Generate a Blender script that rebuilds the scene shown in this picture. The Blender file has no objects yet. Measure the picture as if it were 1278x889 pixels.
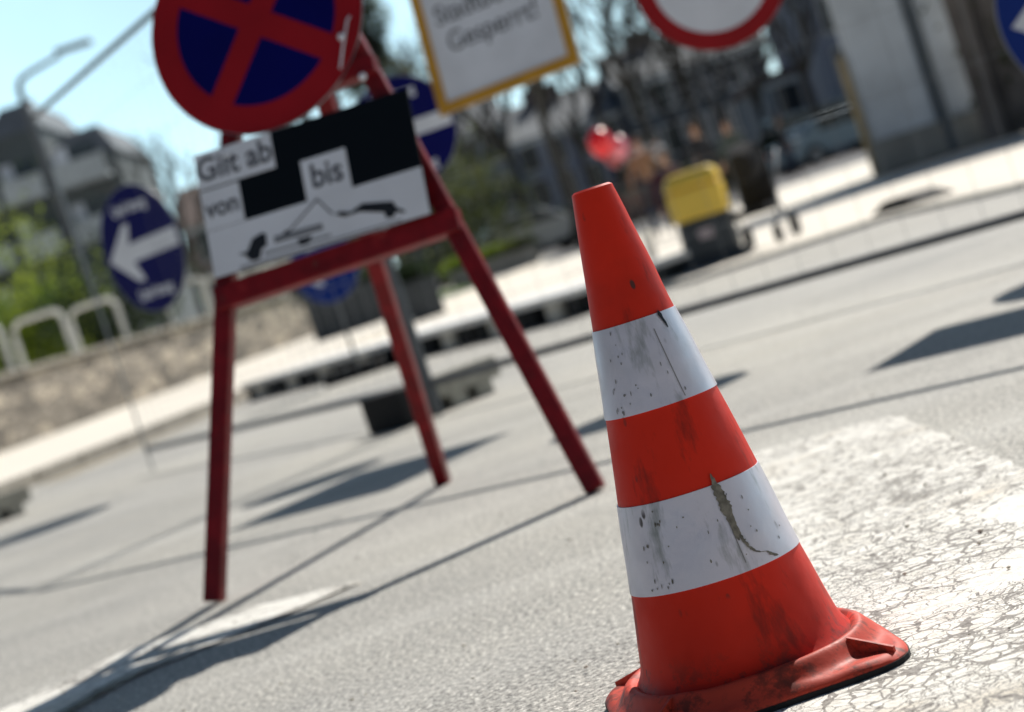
import bpy, bmesh, math, random
from mathutils import Vector, Matrix, noise
random.seed(7)
S = bpy.context.scene
COL = S.collection
R = math.radians
# ------------------------------------------------------------------ materials
def mat(name, col, rough=0.7, var=0.0, scale=8.0, col2=None, metal=0.0, bump=0.0, bscale=60, spec=0.5, detail=6, sss=0, coord='Object'):
    m = bpy.data.materials.new(name); m.use_nodes = True
    nt = m.node_tree; b = nt.nodes['Principled BSDF']
    b.inputs['Roughness'].default_value = rough
    b.inputs['Metallic'].default_value = metal
    b.inputs['Specular IOR Level'].default_value = spec
    tc = nt.nodes.new('ShaderNodeTexCoord')
    c = (*col, 1)
    if col2 or var:
        if not col2: col2 = tuple(max(0, x*(1-var)) for x in col)
        n = nt.nodes.new('ShaderNodeTexNoise'); n.inputs['Scale'].default_value = scale; n.inputs['Detail'].default_value = detail
        nt.links.new(tc.outputs[coord], n.inputs['Vector'])
        r = nt.nodes.new('ShaderNodeValToRGB')
        r.color_ramp.elements[0].position = .35; r.color_ramp.elements[0].color = (*col2, 1)
        r.color_ramp.elements[1].position = .62; r.color_ramp.elements[1].color = c
        nt.links.new(n.outputs['Fac'], r.inputs['Fac']); nt.links.new(r.outputs['Color'], b.inputs['Base Color'])
    else:
        b.inputs['Base Color'].default_value = c
    if bump:
        n2 = nt.nodes.new('ShaderNodeTexNoise'); n2.inputs['Scale'].default_value = bscale; n2.inputs['Detail'].default_value = 5
        nt.links.new(tc.outputs[coord], n2.inputs['Vector'])
        bp = nt.nodes.new('ShaderNodeBump'); bp.inputs['Strength'].default_value = bump; bp.inputs['Distance'].default_value = .004
        nt.links.new(n2.outputs['Fac'], bp.inputs['Height']); nt.links.new(bp.outputs['Normal'], b.inputs['Normal'])
    return m
class NB:
    def __init__(s, name):
        s.m = bpy.data.materials.new(name); s.m.use_nodes = True; s.nt = s.m.node_tree
        s.b = s.nt.nodes['Principled BSDF']; s.tc = s.nt.nodes.new('ShaderNodeTexCoord')
    def n(s, t, **k):
        x = s.nt.nodes.new(t)
        for a, v in k.items(): setattr(x, a, v)
        return x
    def l(s, a, b): s.nt.links.new(a, b)
    def noise(s, scale, detail=5, rough=.6, vec=None, dist=0):
        x = s.n('ShaderNodeTexNoise'); x.inputs['Scale'].default_value = scale; x.inputs['Detail'].default_value = detail
        x.inputs['Roughness'].default_value = rough; x.inputs['Distortion'].default_value = dist
        s.l(vec if vec else s.tc.outputs['Object'], x.inputs['Vector']); return x.outputs['Fac']
    def ramp(s, fac, stops):
        r = s.n('ShaderNodeValToRGB'); e = r.color_ramp.elements
        while len(e) < len(stops): e.new(.5)
        for i, (p, c) in enumerate(stops):
            e[i].position = p; e[i].color = (*c, 1) if len(c) == 3 else c
        s.l(fac, r.inputs['Fac']); return r.outputs['Color']
    def mix(s, fac, a, b, mode='MIX'):
        x = s.n('ShaderNodeMix', data_type='RGBA', blend_type=mode)
        if isinstance(fac, float): x.inputs[0].default_value = fac
        else: s.l(fac, x.inputs[0])
        for i, v in ((6, a), (7, b)):
            if isinstance(v, tuple): x.inputs[i].default_value = (*v, 1)
            else: s.l(v, x.inputs[i])
        return x.outputs[2]
    def math(s, op, a, b=0.0, c=None):
        x = s.n('ShaderNodeMath', operation=op)
        for i, v in enumerate((a, b) if c is None else (a, b, c)):
            if isinstance(v, (int, float)): x.inputs[i].default_value = v
            else: s.l(v, x.inputs[i])
        return x.outputs[0]
    def mapping(s, sc):
        x = s.n('ShaderNodeMapping'); x.inputs['Scale'].default_value = sc; s.l(s.tc.outputs['Object'], x.inputs['Vector']); return x.outputs[0]
    def bump(s, h, strength, dist=.003):
        x = s.n('ShaderNodeBump'); x.inputs['Strength'].default_value = strength; x.inputs['Distance'].default_value = dist
        s.l(h, x.inputs['Height']); s.l(x.outputs[0], s.b.inputs['Normal'])
W = (1, 1, 1); K = (0, 0, 0)
def asphalt_color(k):
    fine = k.noise(135, 3, .7); mid = k.noise(45, 4, .7); big = k.noise(.9, 5, .6); huge = k.noise(.25, 3, .5)
    c = k.ramp(fine, [(.32, (.04, .039, .036)), (.43, (.29, .283, .265)), (.55, (.53, .517, .48)), (.68, (1.0, .98, .92))])
    c = k.mix(.55, c, k.ramp(mid, [(.3, (.55, .55, .55)), (.7, (1.25, 1.24, 1.2))]), 'MULTIPLY')
    c = k.mix(1.0, c, k.ramp(big, [(.3, (.84, .84, .85)), (.65, (1.18, 1.17, 1.14))]), 'MULTIPLY')
    c = k.mix(1.0, c, k.ramp(huge, [(.35, (.9, .9, .92)), (.65, (1.15, 1.13, 1.08))]), 'MULTIPLY')
    st = k.ramp(k.noise(2.3, 6, .7, dist=.8), [(.60, K), (.72, (.38,)*3)])
    c = k.mix(st, c, (.16, .155, .15))
    trk = k.ramp(k.noise(1.0, 5, .6, k.mapping((.35, 2.6, 1))), [(.50, K), (.70, (.30,)*3)])
    c = k.mix(trk, c, (.80, .78, .72))
    # pale stone chips and specks
    vo = k.n('ShaderNodeTexVoronoi'); vo.inputs['Scale'].default_value = 26; k.l(k.tc.outputs['Object'], vo.inputs['Vector'])
    sp = k.ramp(vo.outputs['Distance'], [(.09, W), (.13, K)])
    c = k.mix(k.math('MULTIPLY', sp, k.ramp(k.noise(7, 2), [(.50, K), (.6, (.7, .7, .7))])), c, (.8, .76, .68))
    return c, fine, mid
def m_asphalt():
    k = NB('asphalt'); c, f, m = asphalt_color(k)
    # hairline cracks
    vc = k.n('ShaderNodeTexVoronoi', feature='DISTANCE_TO_EDGE'); vc.inputs['Scale'].default_value = .55
    wn = k.n('ShaderNodeTexNoise'); wn.inputs['Scale'].default_value = 2.2; wn.inputs['Detail'].default_value = 6; k.l(k.tc.outputs['Object'], wn.inputs['Vector'])
    vec = k.n('ShaderNodeVectorMath', operation='MULTIPLY_ADD'); k.l(wn.outputs['Color'], vec.inputs[0]); vec.inputs[1].default_value = (.9, .9, 0); k.l(k.tc.outputs['Object'], vec.inputs[2])
    k.l(vec.outputs[0], vc.inputs['Vector'])
    cr = k.ramp(vc.outputs['Distance'], [(.0, W), (.006, K)])
    cr = k.math('MULTIPLY', cr, k.ramp(k.noise(.8, 3), [(.5, K), (.6, (.6, .6, .6))]))
    c = k.mix(cr, c, (.05, .048, .045))
    k.l(c, k.b.inputs['Base Color']); k.b.inputs['Roughness'].default_value = .78
    k.bump(k.math('ADD', f, k.math('MULTIPLY', m, 1.2)), .85, .0035); return k.m
def m_paint(name='cracked_road_paint', wear=.5, cells=42):
    k = NB(name); a, f, m = asphalt_color(k)
    wn = k.n('ShaderNodeTexNoise'); wn.inputs['Scale'].default_value = 30; wn.inputs['Detail'].default_value = 5; k.l(k.tc.outputs['Object'], wn.inputs['Vector'])
    vec = k.n('ShaderNodeVectorMath', operation='MULTIPLY_ADD'); k.l(wn.outputs['Color'], vec.inputs[0]); vec.inputs[1].default_value = (.035, .035, 0); k.l(k.tc.outputs['Object'], vec.inputs[2])
    def edges(sc, w):
        v = k.n('ShaderNodeTexVoronoi', feature='DISTANCE_TO_EDGE'); v.inputs['Scale'].default_value = sc; k.l(vec.outputs[0], v.inputs['Vector'])
        return v.outputs['Distance'], w
    d1, _ = edges(cells, 0)
    width = k.ramp(k.noise(5, 4), [(.38, (.006,)*3), (.64, (.075,)*3)])
    e1 = k.math('LESS_THAN', d1, width)
    d2, _ = edges(cells*2.3, 0)
    e2 = k.math('MULTIPLY', k.math('LESS_THAN', d2, .05), k.math('GREATER_THAN', k.noise(9, 3), .52))
    d4, _ = edges(cells*.42, 0)
    e4 = k.math('LESS_THAN', d4, k.ramp(k.noise(6.5, 4), [(.4, (.0,)*3), (.65, (.055,)*3)]))
    keep = k.math('GREATER_THAN', k.noise(3.2, 5, .65), .39 if wear > .3 else .56)
    e = k.math('MAXIMUM', e4, k.math('MULTIPLY', keep, k.math('MAXIMUM', e1, e2)))
    # whole flakes gone
    v3 = k.n('ShaderNodeTexVoronoi'); v3.inputs['Scale'].default_value = cells; k.l(vec.outputs[0], v3.inputs['Vector'])
    gone = k.math('GREATER_THAN', k.math('ADD', k.math('MULTIPLY', v3.outputs['Color'], .33), k.noise(3.0, 6, .7)), .90 - wear*.10)
    e = k.math('MAXIMUM', e, gone)
    ds = k.n('ShaderNodeVectorMath', operation='DISTANCE'); k.l(k.tc.outputs['Object'], ds.inputs[0]); ds.inputs[1].default_value = (.36, 2.72, 0)
    near = k.ramp(ds.outputs['Value'], [(.06, (.135,)*3), (.50, (0,)*3)])
    ds2 = k.n('ShaderNodeVectorMath', operation='DISTANCE'); k.l(k.tc.outputs['Object'], ds2.inputs[0]); ds2.inputs[1].default_value = (.42, 1.85, 0)
    near2 = k.ramp(ds2.outputs['Value'], [(.05, (.06,)*3), (.30, (0,)*3)])
    cover = k.ramp(k.math('ADD', k.noise(5.5, 7, .72, dist=.5), k.math('ADD', near, near2)), [(.665 + (.12 if wear < .3 else 0), K), (.705 + (.12 if wear < .3 else 0), (.92,)*3)])
    fleck = k.ramp(k.noise(120, 3), [(.50, (1, 1, 1)), (.58, (.25, .25, .25))])
    e = k.math('MAXIMUM', e, k.math('MULTIPLY', cover, fleck))
    pc = k.ramp(k.noise(60, 5, .7), [(.3, (.70, .66, .57)), (.5, (.92, .89, .81)), (.8, (.96, .94, .88))])
    pc = k.mix(k.ramp(k.noise(3.5, 4), [(.55, K), (.70, (.55,)*3)]), pc, (.62, .50, .33))
    c = k.mix(e, pc, k.mix(.55, a, (.13, .10, .08)))
    k.l(c, k.b.inputs['Base Color']); k.b.inputs['Roughness'].default_value = .7
    k.bump(k.math('SUBTRACT', k.math('MULTIPLY', f, .8), k.math('MULTIPLY', e, 1.0)), .8, .003)
    return k.m
def m_cone(name, base, dark, dirt_amt, rough):
    k = NB(name)
    st = k.noise(1.0, 6, .65, k.mapping((30, 30, 6)))
    sm = k.noise(6, 4, .6)
    c = k.mix(k.ramp(st, [(.57, K), (.70, (dirt_amt,)*3)]), base, dark)
    c = k.mix(k.ramp(sm, [(.5, K), (.75, (dirt_amt*.6,)*3)]), c, dark)
    spk = k.n('ShaderNodeTexVoronoi'); spk.inputs['Scale'].default_value = 55; k.l(k.mapping((1, 1, .45)), spk.inputs['Vector'])
    s2 = k.math('MULTIPLY', k.ramp(spk.outputs['Distance'], [(.10, W), (.15, K)]), k.ramp(k.noise(16, 2), [(.52, K), (.60, (.9,)*3)]))
    c = k.mix(s2, c, (.05, .035, .03))
    # grime close to the ground
    sep = k.n('ShaderNodeSeparateXYZ'); k.l(k.tc.outputs['Object'], sep.inputs[0])
    low = k.math('MULTIPLY', k.ramp(sep.outputs[2], [(.026, W), (.062, K)]), k.ramp(k.noise(30, 5, .75), [(.50, K), (.60, W)]))
    c = k.mix(k.math('MULTIPLY', low, .62), c, (.045, .028, .02))
    k.l(c, k.b.inputs['Base Color'])
    k.l(k.ramp(k.noise(25, 5), [(.3, (rough-.06,)*3), (.7, (rough+.15,)*3)]), k.b.inputs['Roughness'])
    k.b.inputs['Specular IOR Level'].default_value = .28
    k.bump(k.math('ADD', k.noise(14, 3), k.math('MULTIPLY', k.noise(160, 3), .15)), .5, .0025)
    return k.m
M = {}
M['asphalt'] = m_asphalt()
M['paint'] = m_paint('cracked_road_paint', .5, 50)
M['paint2'] = m_paint('worn_road_paint', .25, 40)
M['orange'] = m_cone('cone_orange_rubber', (.76, .023, .004), (.17, .013, .007), .75, .50)
M['flange'] = m_cone('cone_base_rubber', (.72, .075, .038), (.22, .04, .025), .6, .52)
M['white_band'] = m_cone('cone_white_sleeve', (.78, .74, .82), (.30, .31, .30), .9, .36)
M['white_band'].node_tree.nodes['Principled BSDF'].inputs['Metallic'].default_value = .4
M['black_rubber'] = mat('black_rubber', (.012, .012, .013), .85, bump=.4)
M['grime'] = mat('dried_glue', (.26, .235, .19), .75, col2=(.11, .10, .08), scale=160, bump=.5)
M['seam'] = mat('sleeve_seam', (.25, .24, .24), .6)
M['red_paint0'] = mat('red_gloss_paint', (.34, .007, .012), .42, col2=(.22, .006, .010), scale=20, bump=.15, spec=.3)
def m_red():
    k = NB('red_chipped_paint')
    c = k.mix(k.ramp(k.noise(18, 5), [(.35, K), (.65, W)]), (.14, .004, .007), (.26, .006, .011))
    c = k.mix(k.ramp(k.noise(55, 4, .7), [(.665, K), (.69, W)]), c, (.10, .055, .04))
    c = k.mix(k.ramp(k.noise(9, 6, .75), [(.62, K), (.75, (.5,)*3)]), c, (.42, .10, .08))
    k.l(c, k.b.inputs['Base Color']); k.b.inputs['Roughness'].default_value = .42; k.b.inputs['Specular IOR Level'].default_value = .3
    k.bump(k.noise(40, 5), .4, .002); return k.m
M['red_paint'] = m_red()
M['sign_red'] = mat('sign_red_film', (.38, .008, .014), .45, var=.18, scale=6, spec=.25)
M['sign_blue'] = mat('sign_blue_film', (.001, .002, .115), .45, var=.15, scale=6, spec=.15)
M['sign_blue2'] = mat('sign_mid_blue_film', (.006, .035, .26), .45, var=.12, scale=6, spec=.2)
M['sign_white'] = mat('sign_white_film', (.86, .89, .97), .5, var=.10, scale=6)
M['sign_grey'] = mat('sign_light_grey', (.24, .25, .28), .6)
M['ink'] = mat('black_print', (.008, .010, .016), .55)
M['board_black'] = mat('board_black', (.002, .005, .009), .6, spec=.15)
M['text_grey'] = mat('dark_grey_print', (.075, .08, .10), .6)
M['yellow'] = mat('sign_yellow_frame', (.66, .33, .02), .5, var=.15, scale=9)
M['galv'] = mat('galvanised_steel', (.36, .38, .40), .42, metal=.85, var=.2, scale=12)
M['galv_dark'] = mat('weathered_steel', (.14, .15, .165), .5, metal=.6, var=.2, scale=12)
M['wire'] = mat('fence_wire', (.30, .32, .34), .6, metal=.2)
M['concrete_foot'] = mat('grey_recycled_foot', (.42, .40, .34), .85, var=.3, scale=25, bump=.5)
M['pave'] = mat('pale_paving', (.95, .88, .76), .85, var=.10, scale=1.2, bump=.3)
M['kerb'] = mat('granite_kerb', (.38, .35, .30), .85, var=.3, scale=8)
M['board_white'] = mat('whitened_planks', (.92, .91, .88), .7, var=.05, scale=5)
M['grass'] = mat('grass_green', (.14, .24, .03), .9, var=.4, scale=6)
M['cream'] = mat('cream_render', (.50, .45, .36), .85, var=.1, scale=2)
M['glass'] = mat('window_glass', (.02, .03, .04), .12, var=0, spec=.8)
M['skin'] = mat('skin', (.50, .30, .20), .6)
M['tyre'] = mat('tyre_rubber', (.015, .015, .016), .85)
M['rim'] = mat('wheel_rim', (.35, .36, .38), .35, metal=.8)
M['hoop'] = mat('pale_painted_tube', (.80, .80, .76), .4)
M['bark'] = mat('grey_bark', (.075, .068, .058), .9, var=.4, scale=5)
def stone_mat():
    k = NB('rubble_stone')
    mp = k.mapping((1, 1, 1))
    w = k.n('ShaderNodeTexNoise'); w.inputs['Scale'].default_value = 3; k.l(k.tc.outputs['Object'], w.inputs['Vector'])
    v = k.n('ShaderNodeVectorMath', operation='MULTIPLY_ADD'); k.l(w.outputs['Color'], v.inputs[0]); v.inputs[1].default_value = (.18,)*3
    k.l(k.mapping((1.1, 1.1, 3.4)), v.inputs[2])
    vo = k.n('ShaderNodeTexVoronoi'); vo.inputs['Scale'].default_value = 1.3; k.l(v.outputs[0], vo.inputs['Vector'])
    ve = k.n('ShaderNodeTexVoronoi', feature='DISTANCE_TO_EDGE'); ve.inputs['Scale'].default_value = 1.3; k.l(v.outputs[0], ve.inputs['Vector'])
    g = k.n('ShaderNodeRGBToBW'); k.l(vo.outputs['Color'], g.inputs[0])
    c = k.ramp(g.outputs[0], [(.2, (.17, .15, .125)), (.5, (.34, .30, .25)), (.8, (.52, .45, .36))])
    c = k.mix(k.ramp(ve.outputs['Distance'], [(.0, W), (.07, K)]), c, (.075, .065, .055))
    k.l(c, k.b.inputs['Base Color']); k.b.inputs['Roughness'].default_value = .9
    k.bump(ve.outputs['Distance'], .6, .05); return k.m
M['stone'] = stone_mat()
# ------------------------------------------------------------------ object helpers
def link(o, parent=None):
    COL.objects.link(o)
    if parent: o.parent = parent
    return o
def obj(name, bm, m, parent=None, smooth=False, bevel=0.0):
    bmesh.ops.recalc_face_normals(bm, faces=bm.faces[:])
    me = bpy.data.meshes.new(name); bm.to_mesh(me); bm.free()
    o = link(bpy.data.objects.new(name, me), parent)
    for x in (m if isinstance(m, (list, tuple)) else [m]): me.materials.append(x)
    if smooth: me.shade_smooth(); me.set_sharp_from_angle(angle=R(40))
    if bevel:
        b = o.modifiers.new('bevel', 'BEVEL'); b.width = bevel; b.segments = 2; b.limit_method = 'ANGLE'
    return o
def tag(o, label, cat, group=None):
    o['label'] = label; o['category'] = cat
    if group: o['group'] = group
    return o
def thing(name, label, cat, loc=(0, 0, 0), rz=0, group=None):
    o = link(bpy.data.objects.new(name, None)); o.location = loc; o.rotation_euler = (0, 0, rz); o.empty_display_size = .2
    return tag(o, label, cat, group)
def struct(o, kind='structure'): o['kind'] = kind; return o
def copy_tree(o, parent=None):
    c = o.copy(); COL.objects.link(c)
    if parent: c.parent = parent
    for ch in list(o.children): copy_tree(ch, c)
    return c
def box(bm, c, s, mtx=None):
    m = Matrix.Translation(c) @ Matrix.Diagonal((*s, 1))
    if mtx: m = mtx @ m
    return bmesh.ops.create_cube(bm, size=1, matrix=m)['verts']
def tube(bm, pts, r, n=8, caps=True):
    """tube through points; r number or list"""
    pts = [Vector(p) for p in pts]; rs = r if isinstance(r, (list, tuple)) else [r]*len(pts)
    rings = []; up = Vector((0, 0, 1))
    for i, p in enumerate(pts):
        a = pts[max(i-1, 0)]; b = pts[min(i+1, len(pts)-1)]; d = (b-a).normalized()
        x = d.cross(up)
        if x.length < .05: x = d.cross(Vector((1, 0, 0)))
        x.normalize(); y = d.cross(x).normalized()
        rings.append([bm.verts.new(p + (x*math.cos(2*math.pi*k/n) + y*math.sin(2*math.pi*k/n))*rs[i]) for k in range(n)])
    for i in range(len(rings)-1):
        for k in range(n): bm.faces.new((rings[i][k], rings[i][(k+1) % n], rings[i+1][(k+1) % n], rings[i+1][k]))
    if caps: bm.faces.new(rings[0]); bm.faces.new(rings[-1][::-1])
def beam(bm, a, b, w, t, side=None):
    a, b = Vector(a), Vector(b); d = (b-a); L = d.length; d.normalize()
    s = Vector(side) if side else Vector((1, 0, 0)); s = (s - d*s.dot(d)).normalized(); n = d.cross(s)
    m = Matrix((( *s, 0), (*n, 0), (*d, 0), (0, 0, 0, 1))).transposed(); m.translation = (a+b)/2
    bmesh.ops.create_cube(bm, size=1, matrix=m @ Matrix.Diagonal((w, t, L, 1)))
def poly(bm, pts, mtx=None, th=0.0):
    vs = [bm.verts.new(mtx @ Vector(p) if mtx else Vector(p)) for p in pts]
    f = bm.faces.new(vs)
    if th:
        r = bmesh.ops.extrude_face_region(bm, geom=[f])
        nv = [v for v in r['geom'] if isinstance(v, bmesh.types.BMVert)]
        n = (mtx.to_3x3() @ Vector((0, 0, 1))) if mtx else Vector((0, 0, 1))
        bmesh.ops.translate(bm, verts=nv, vec=n*th)
def lathe(bm, prof, n=48, c=(0, 0, 0)):
    rings = []
    for r, z in prof:
        rings.append([bm.verts.new((c[0]+r*math.cos(2*math.pi*k/n), c[1]+r*math.sin(2*math.pi*k/n), c[2]+z)) for k in range(n)])
    for i in range(len(rings)-1):
        for k in range(n): bm.faces.new((rings[i][k], rings[i][(k+1) % n], rings[i+1][(k+1) % n], rings[i+1][k]))
    return rings
def prism(bm, prof, y0, y1):
    a = [bm.verts.new((x, y0, z)) for x, z in prof]; b = [bm.verts.new((x, y1, z)) for x, z in prof]
    bm.faces.new(a[::-1]); bm.faces.new(b); n = len(prof)
    for i in range(n): bm.faces.new((a[i], a[(i+1) % n], b[(i+1) % n], b[i]))
def gz(y):   # the street climbs gently behind the square
    t = min(max((y-18)/70, 0), 1); return .55*t*t*(3-2*t) if t < 1 else .55
def text_obj(name, s, size, m, parent, mtx, bold=.0, sx=1.0):
    cu = bpy.data.curves.new(name, 'FONT'); cu.body = s; cu.size = size; cu.align_x = 'CENTER'; cu.align_y = 'CENTER'; cu.offset = bold; cu.extrude = .0004
    t = bpy.data.objects.new(name, cu); COL.objects.link(t)
    dg = bpy.context.evaluated_depsgraph_get(); me = bpy.data.meshes.new_from_object(t.evaluated_get(dg)); bpy.data.objects.remove(t)
    me.transform(mtx @ Matrix.Diagonal((sx, 1, 1, 1))); me.materials.clear(); me.materials.append(m); me.name = name
    return link(bpy.data.objects.new(name, me), parent)
# ------------------------------------------------------------------ camera
cam_d = bpy.data.cameras.new('camera'); cam = link(bpy.data.objects.new('camera', cam_d)); S.camera = cam
cam_d.sensor_width = 36; cam_d.lens = 70.42; cam_d.clip_end = 3000; cam_d.clip_start = .05
cam.matrix_world = Matrix.Translation((0, 0, .456)) @ Matrix.Rotation(R(90-2.44), 4, 'X') @ Matrix.Rotation(R(-18.2), 4, 'Z')
cam_d.dof.use_dof = True; cam_d.dof.focus_distance = 1.93; cam_d.dof.aperture_fstop = 5.2
# ------------------------------------------------------------------ light
sun_dir = Vector((.58, .96, 1.0)).normalized()      # towards the sun
w = bpy.data.worlds.new('World'); S.world = w; w.use_nodes = True
nt = w.node_tree; bg = nt.nodes['Background']; sky = nt.nodes.new('ShaderNodeTexSky'); sky.sky_type = 'NISHITA'; sky.sun_disc = False
sky.sun_elevation = math.asin(sun_dir.z); sky.sun_rotation = math.atan2(sun_dir.x, sun_dir.y)
sky.air_density = 1.0; sky.dust_density = .6; sky.ozone_density = 1.2

def wn(t, **k):
    x = nt.nodes.new(t)
    for a, v in k.items(): setattr(x, a, v)
    return x
tcw = wn('ShaderNodeTexCoord'); sp = wn('ShaderNodeSeparateXYZ'); nt.links.new(tcw.outputs['Generated'], sp.inputs[0])
# summer haze: a bright veil low over the horizon on the sun's side of the sky
el = wn('ShaderNodeMapRange', interpolation_type='SMOOTHSTEP'); el.inputs[1].default_value = .0; el.inputs[2].default_value = .62; el.inputs[3].default_value = 1; el.inputs[4].default_value = 0; nt.links.new(sp.outputs[2], el.inputs[0])
dt = wn('ShaderNodeVectorMath', operation='DOT_PRODUCT'); nt.links.new(tcw.outputs['Generated'], dt.inputs[0]); dt.inputs[1].default_value = (.4, .917, 0)
az = wn('ShaderNodeMapRange', interpolation_type='SMOOTHSTEP'); az.inputs[1].default_value = -.1; az.inputs[2].default_value = .8; nt.links.new(dt.outputs['Value'], az.inputs[0])
mh = wn('ShaderNodeMath', operation='MULTIPLY'); nt.links.new(el.outputs[0], mh.inputs[0]); nt.links.new(az.outputs[0], mh.inputs[1])
cl = wn('ShaderNodeTexNoise'); cl.inputs['Scale'].default_value = 3.5; cl.inputs['Detail'].default_value = 5; nt.links.new(tcw.outputs['Generated'], cl.inputs['Vector'])
cm = wn('ShaderNodeMapRange'); cm.inputs[1].default_value = .3; cm.inputs[2].default_value = .7; cm.inputs[3].default_value = .70; cm.inputs[4].default_value = 1.35; nt.links.new(cl.outputs['Fac'], cm.inputs[0])
mh2 = wn('ShaderNodeMath', operation='MULTIPLY'); nt.links.new(mh.outputs[0], mh2.inputs[0]); nt.links.new(cm.outputs[0], mh2.inputs[1])
hz = wn('ShaderNodeVectorMath', operation='SCALE'); hz.inputs[0].default_value = (.58, .92, 1.06); nt.links.new(mh2.outputs[0], hz.inputs['Scale'])
sk = wn('ShaderNodeVectorMath', operation='SCALE'); nt.links.new(sky.outputs[0], sk.inputs[0]); sk.inputs['Scale'].default_value = .043
ad = wn('ShaderNodeVectorMath', operation='ADD'); nt.links.new(sk.outputs[0], ad.inputs[0]); nt.links.new(hz.outputs[0], ad.inputs[1])
nt.links.new(ad.outputs[0], bg.inputs[0]); bg.inputs[1].default_value = 1.0
sd = bpy.data.lights.new('sun', 'SUN'); sd.energy = 5.0; sd.angle = R(.53); sd.color = (1, .955, .885)
so = link(bpy.data.objects.new('sun', sd)); so.rotation_euler = sun_dir.to_track_quat('Z', 'Y').to_euler()
S.view_settings.view_transform = 'Standard'; S.view_settings.look = 'None'; S.view_settings.exposure = 0
# ------------------------------------------------------------------ ground
bm = bmesh.new(); ys = [-30, -5, 10] + [18+i*5 for i in range(15)] + [100, 200, 600, 2000]
prev = None
for y in ys:
    row = [bm.verts.new((x, y, gz(y))) for x in (-1500, -60, 60, 1500)]
    if prev:
        for i in range(3): bm.faces.new((prev[i], prev[i+1], row[i+1], row[i]))
    prev = row
struct(obj('road', bm, M['asphalt']))
def sheet(name, outline, m, z=.004, kerb=0, kind='structure'):
    """flat slab following the road slope, cut in strips along y"""
    bm = bmesh.new(); poly(bm, [(x, y, 0) for x, y in outline])
    for yy in [18+i*5 for i in range(15)]:
        bmesh.ops.bisect_plane(bm, geom=bm.verts[:]+bm.edges[:]+bm.faces[:], plane_co=(0, yy, 0), plane_no=(0, 1, 0))
    for v in bm.verts: v.co.z = gz(v.co.y) + z
    if kerb:
        r = bmesh.ops.extrude_face_region(bm, geom=bm.faces[:])
        for v in r['geom']:
            if isinstance(v, bmesh.types.BMVert): v.co.z -= kerb
    return obj(name, bm, m)
# paving of the square behind the planks, and the footway along the stone wall
struct(sheet('paving', [(-3.2, 21.6), (-1.9, 19.2), (.9, 14.0), (1.2, 12.6), (2.5, 12.4), (2.85, 10.6), (9, 9.9), (60, 9), (60, 100), (3, 100), (1.0, 60), (-1.6, 52)], M['pave'], .035, .05))
struct(sheet('footway', [(-4.0, 14.5), (-2.70, 22.2), (2.0, 53), (1.0, 60), (-3.2, 60), (-6.6, 42), (-10.0, 24), (-11, 14.5)], M['pave'], .10, .13))
k1 = bmesh.new()
for (a, b) in (((-3.98, 14.5), (-2.68, 22.2)),):
    for t in range(8):
        p = Vector((a[0]+(b[0]-a[0])*t/8, a[1]+(b[1]-a[1])*t/8)); q = Vector((a[0]+(b[0]-a[0])*(t+.97)/8, a[1]+(b[1]-a[1])*(t+.97)/8))
        beam(k1, (p.x, p.y, .055+gz(p.y)), (q.x, q.y, .055+gz(q.y)), .12, .11, (1, 0, 0))
struct(obj('kerb', k1, M['kerb'], bevel=.01))
M['yellow_line'] = mat('faded_yellow_paint', (.55, .42, .22), .8, var=.5, scale=6)
struct(sheet('yellow_line', [(-3.62, 14.8), (-3.44, 14.8), (-2.6, 19.8), (-2.72, 19.8)], M['yellow_line'], .004))
# zebra bar beside the cone
def ragged(pts, n, amp, seed):
    out = []; rnd = random.Random(seed)
    for i, p in enumerate(pts):
        q = pts[(i+1) % len(pts)]
        for t in range(n):
            f = t/n; a = amp if t else amp*.3
            out.append((p[0]+(q[0]-p[0])*f + rnd.uniform(-a, a), p[1]+(q[1]-p[1])*f + rnd.uniform(-a, a)))
    return out
struct(sheet('crossing_marking', ragged([(.155, 3.655), (.602, 3.47), (.545, 1.0), (.06, 1.0)], 60, .0045, 3), M['paint'], .004))
struct(sheet('crossing_marking', ragged([(-.38, 3.58), (-.60, 3.72), (-.86, 3.68), (-1.02, 3.46), (-1.2, 3.05), (-1.22, 2.8), (-.98, 2.86), (-.86, 3.12), (-.76, 3.33), (-.58, 3.44)], 10, .006, 5), M['paint2'], .004))
strip_m = mat('dark_strip', (.03, .03, .032), .6)
struct(sheet('dark_strip', [(-.93, 3.02), (-.80, 3.32), (-.66, 3.47), (-.655, 3.46), (-.785, 3.30), (-.905, 3.01)], strip_m, .009))  # thin dark strip running over the left marking
# ------------------------------------------------------------------ traffic cone
CX, CY = .122, 1.917
cone = thing('traffic_cone', 'scuffed orange traffic cone with two white bands standing on cracked white road paint', 'traffic cone', (CX, CY, .004), R(3))
def cr(z):
    pts = [(.5, .0195), (.493, .0212), (.368, .0405), (.284, .0555), (.2014, .0700), (.117, .0845), (.045, .0985)]
    for (z0, r0), (z1, r1) in zip(pts, pts[1:]):
        if z <= z0 and z >= z1: return r0 + (r1-r0)*(z0-z)/(z0-z1)
    return pts[0][1]
def wob(v, amp):   # dents of use
    n_ = noise.noise(Vector((v.x*7, v.y*7, v.z*6)))*amp + noise.noise(Vector((v.x*25+3, v.y*25, v.z*25)))*amp*.35
    rr = math.hypot(v.x, v.y) or 1; v.x += v.x/rr*n_; v.y += v.y/rr*n_
bm = bmesh.new()
zs = [.024, .030, .036, .045] + [.05+.015*i for i in range(30)] + [.494]
prof = []
for z in zs:
    if z < .045: prof.append((.0985 + (.045-z)**2*18 + (.045-z)*.2, z))
    else: prof.append((cr(z), z))
prof += [(.0205, .4975), (.0175, .4995), (.0155, .4985), (.0150, .47), (.015, .40)]
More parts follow.
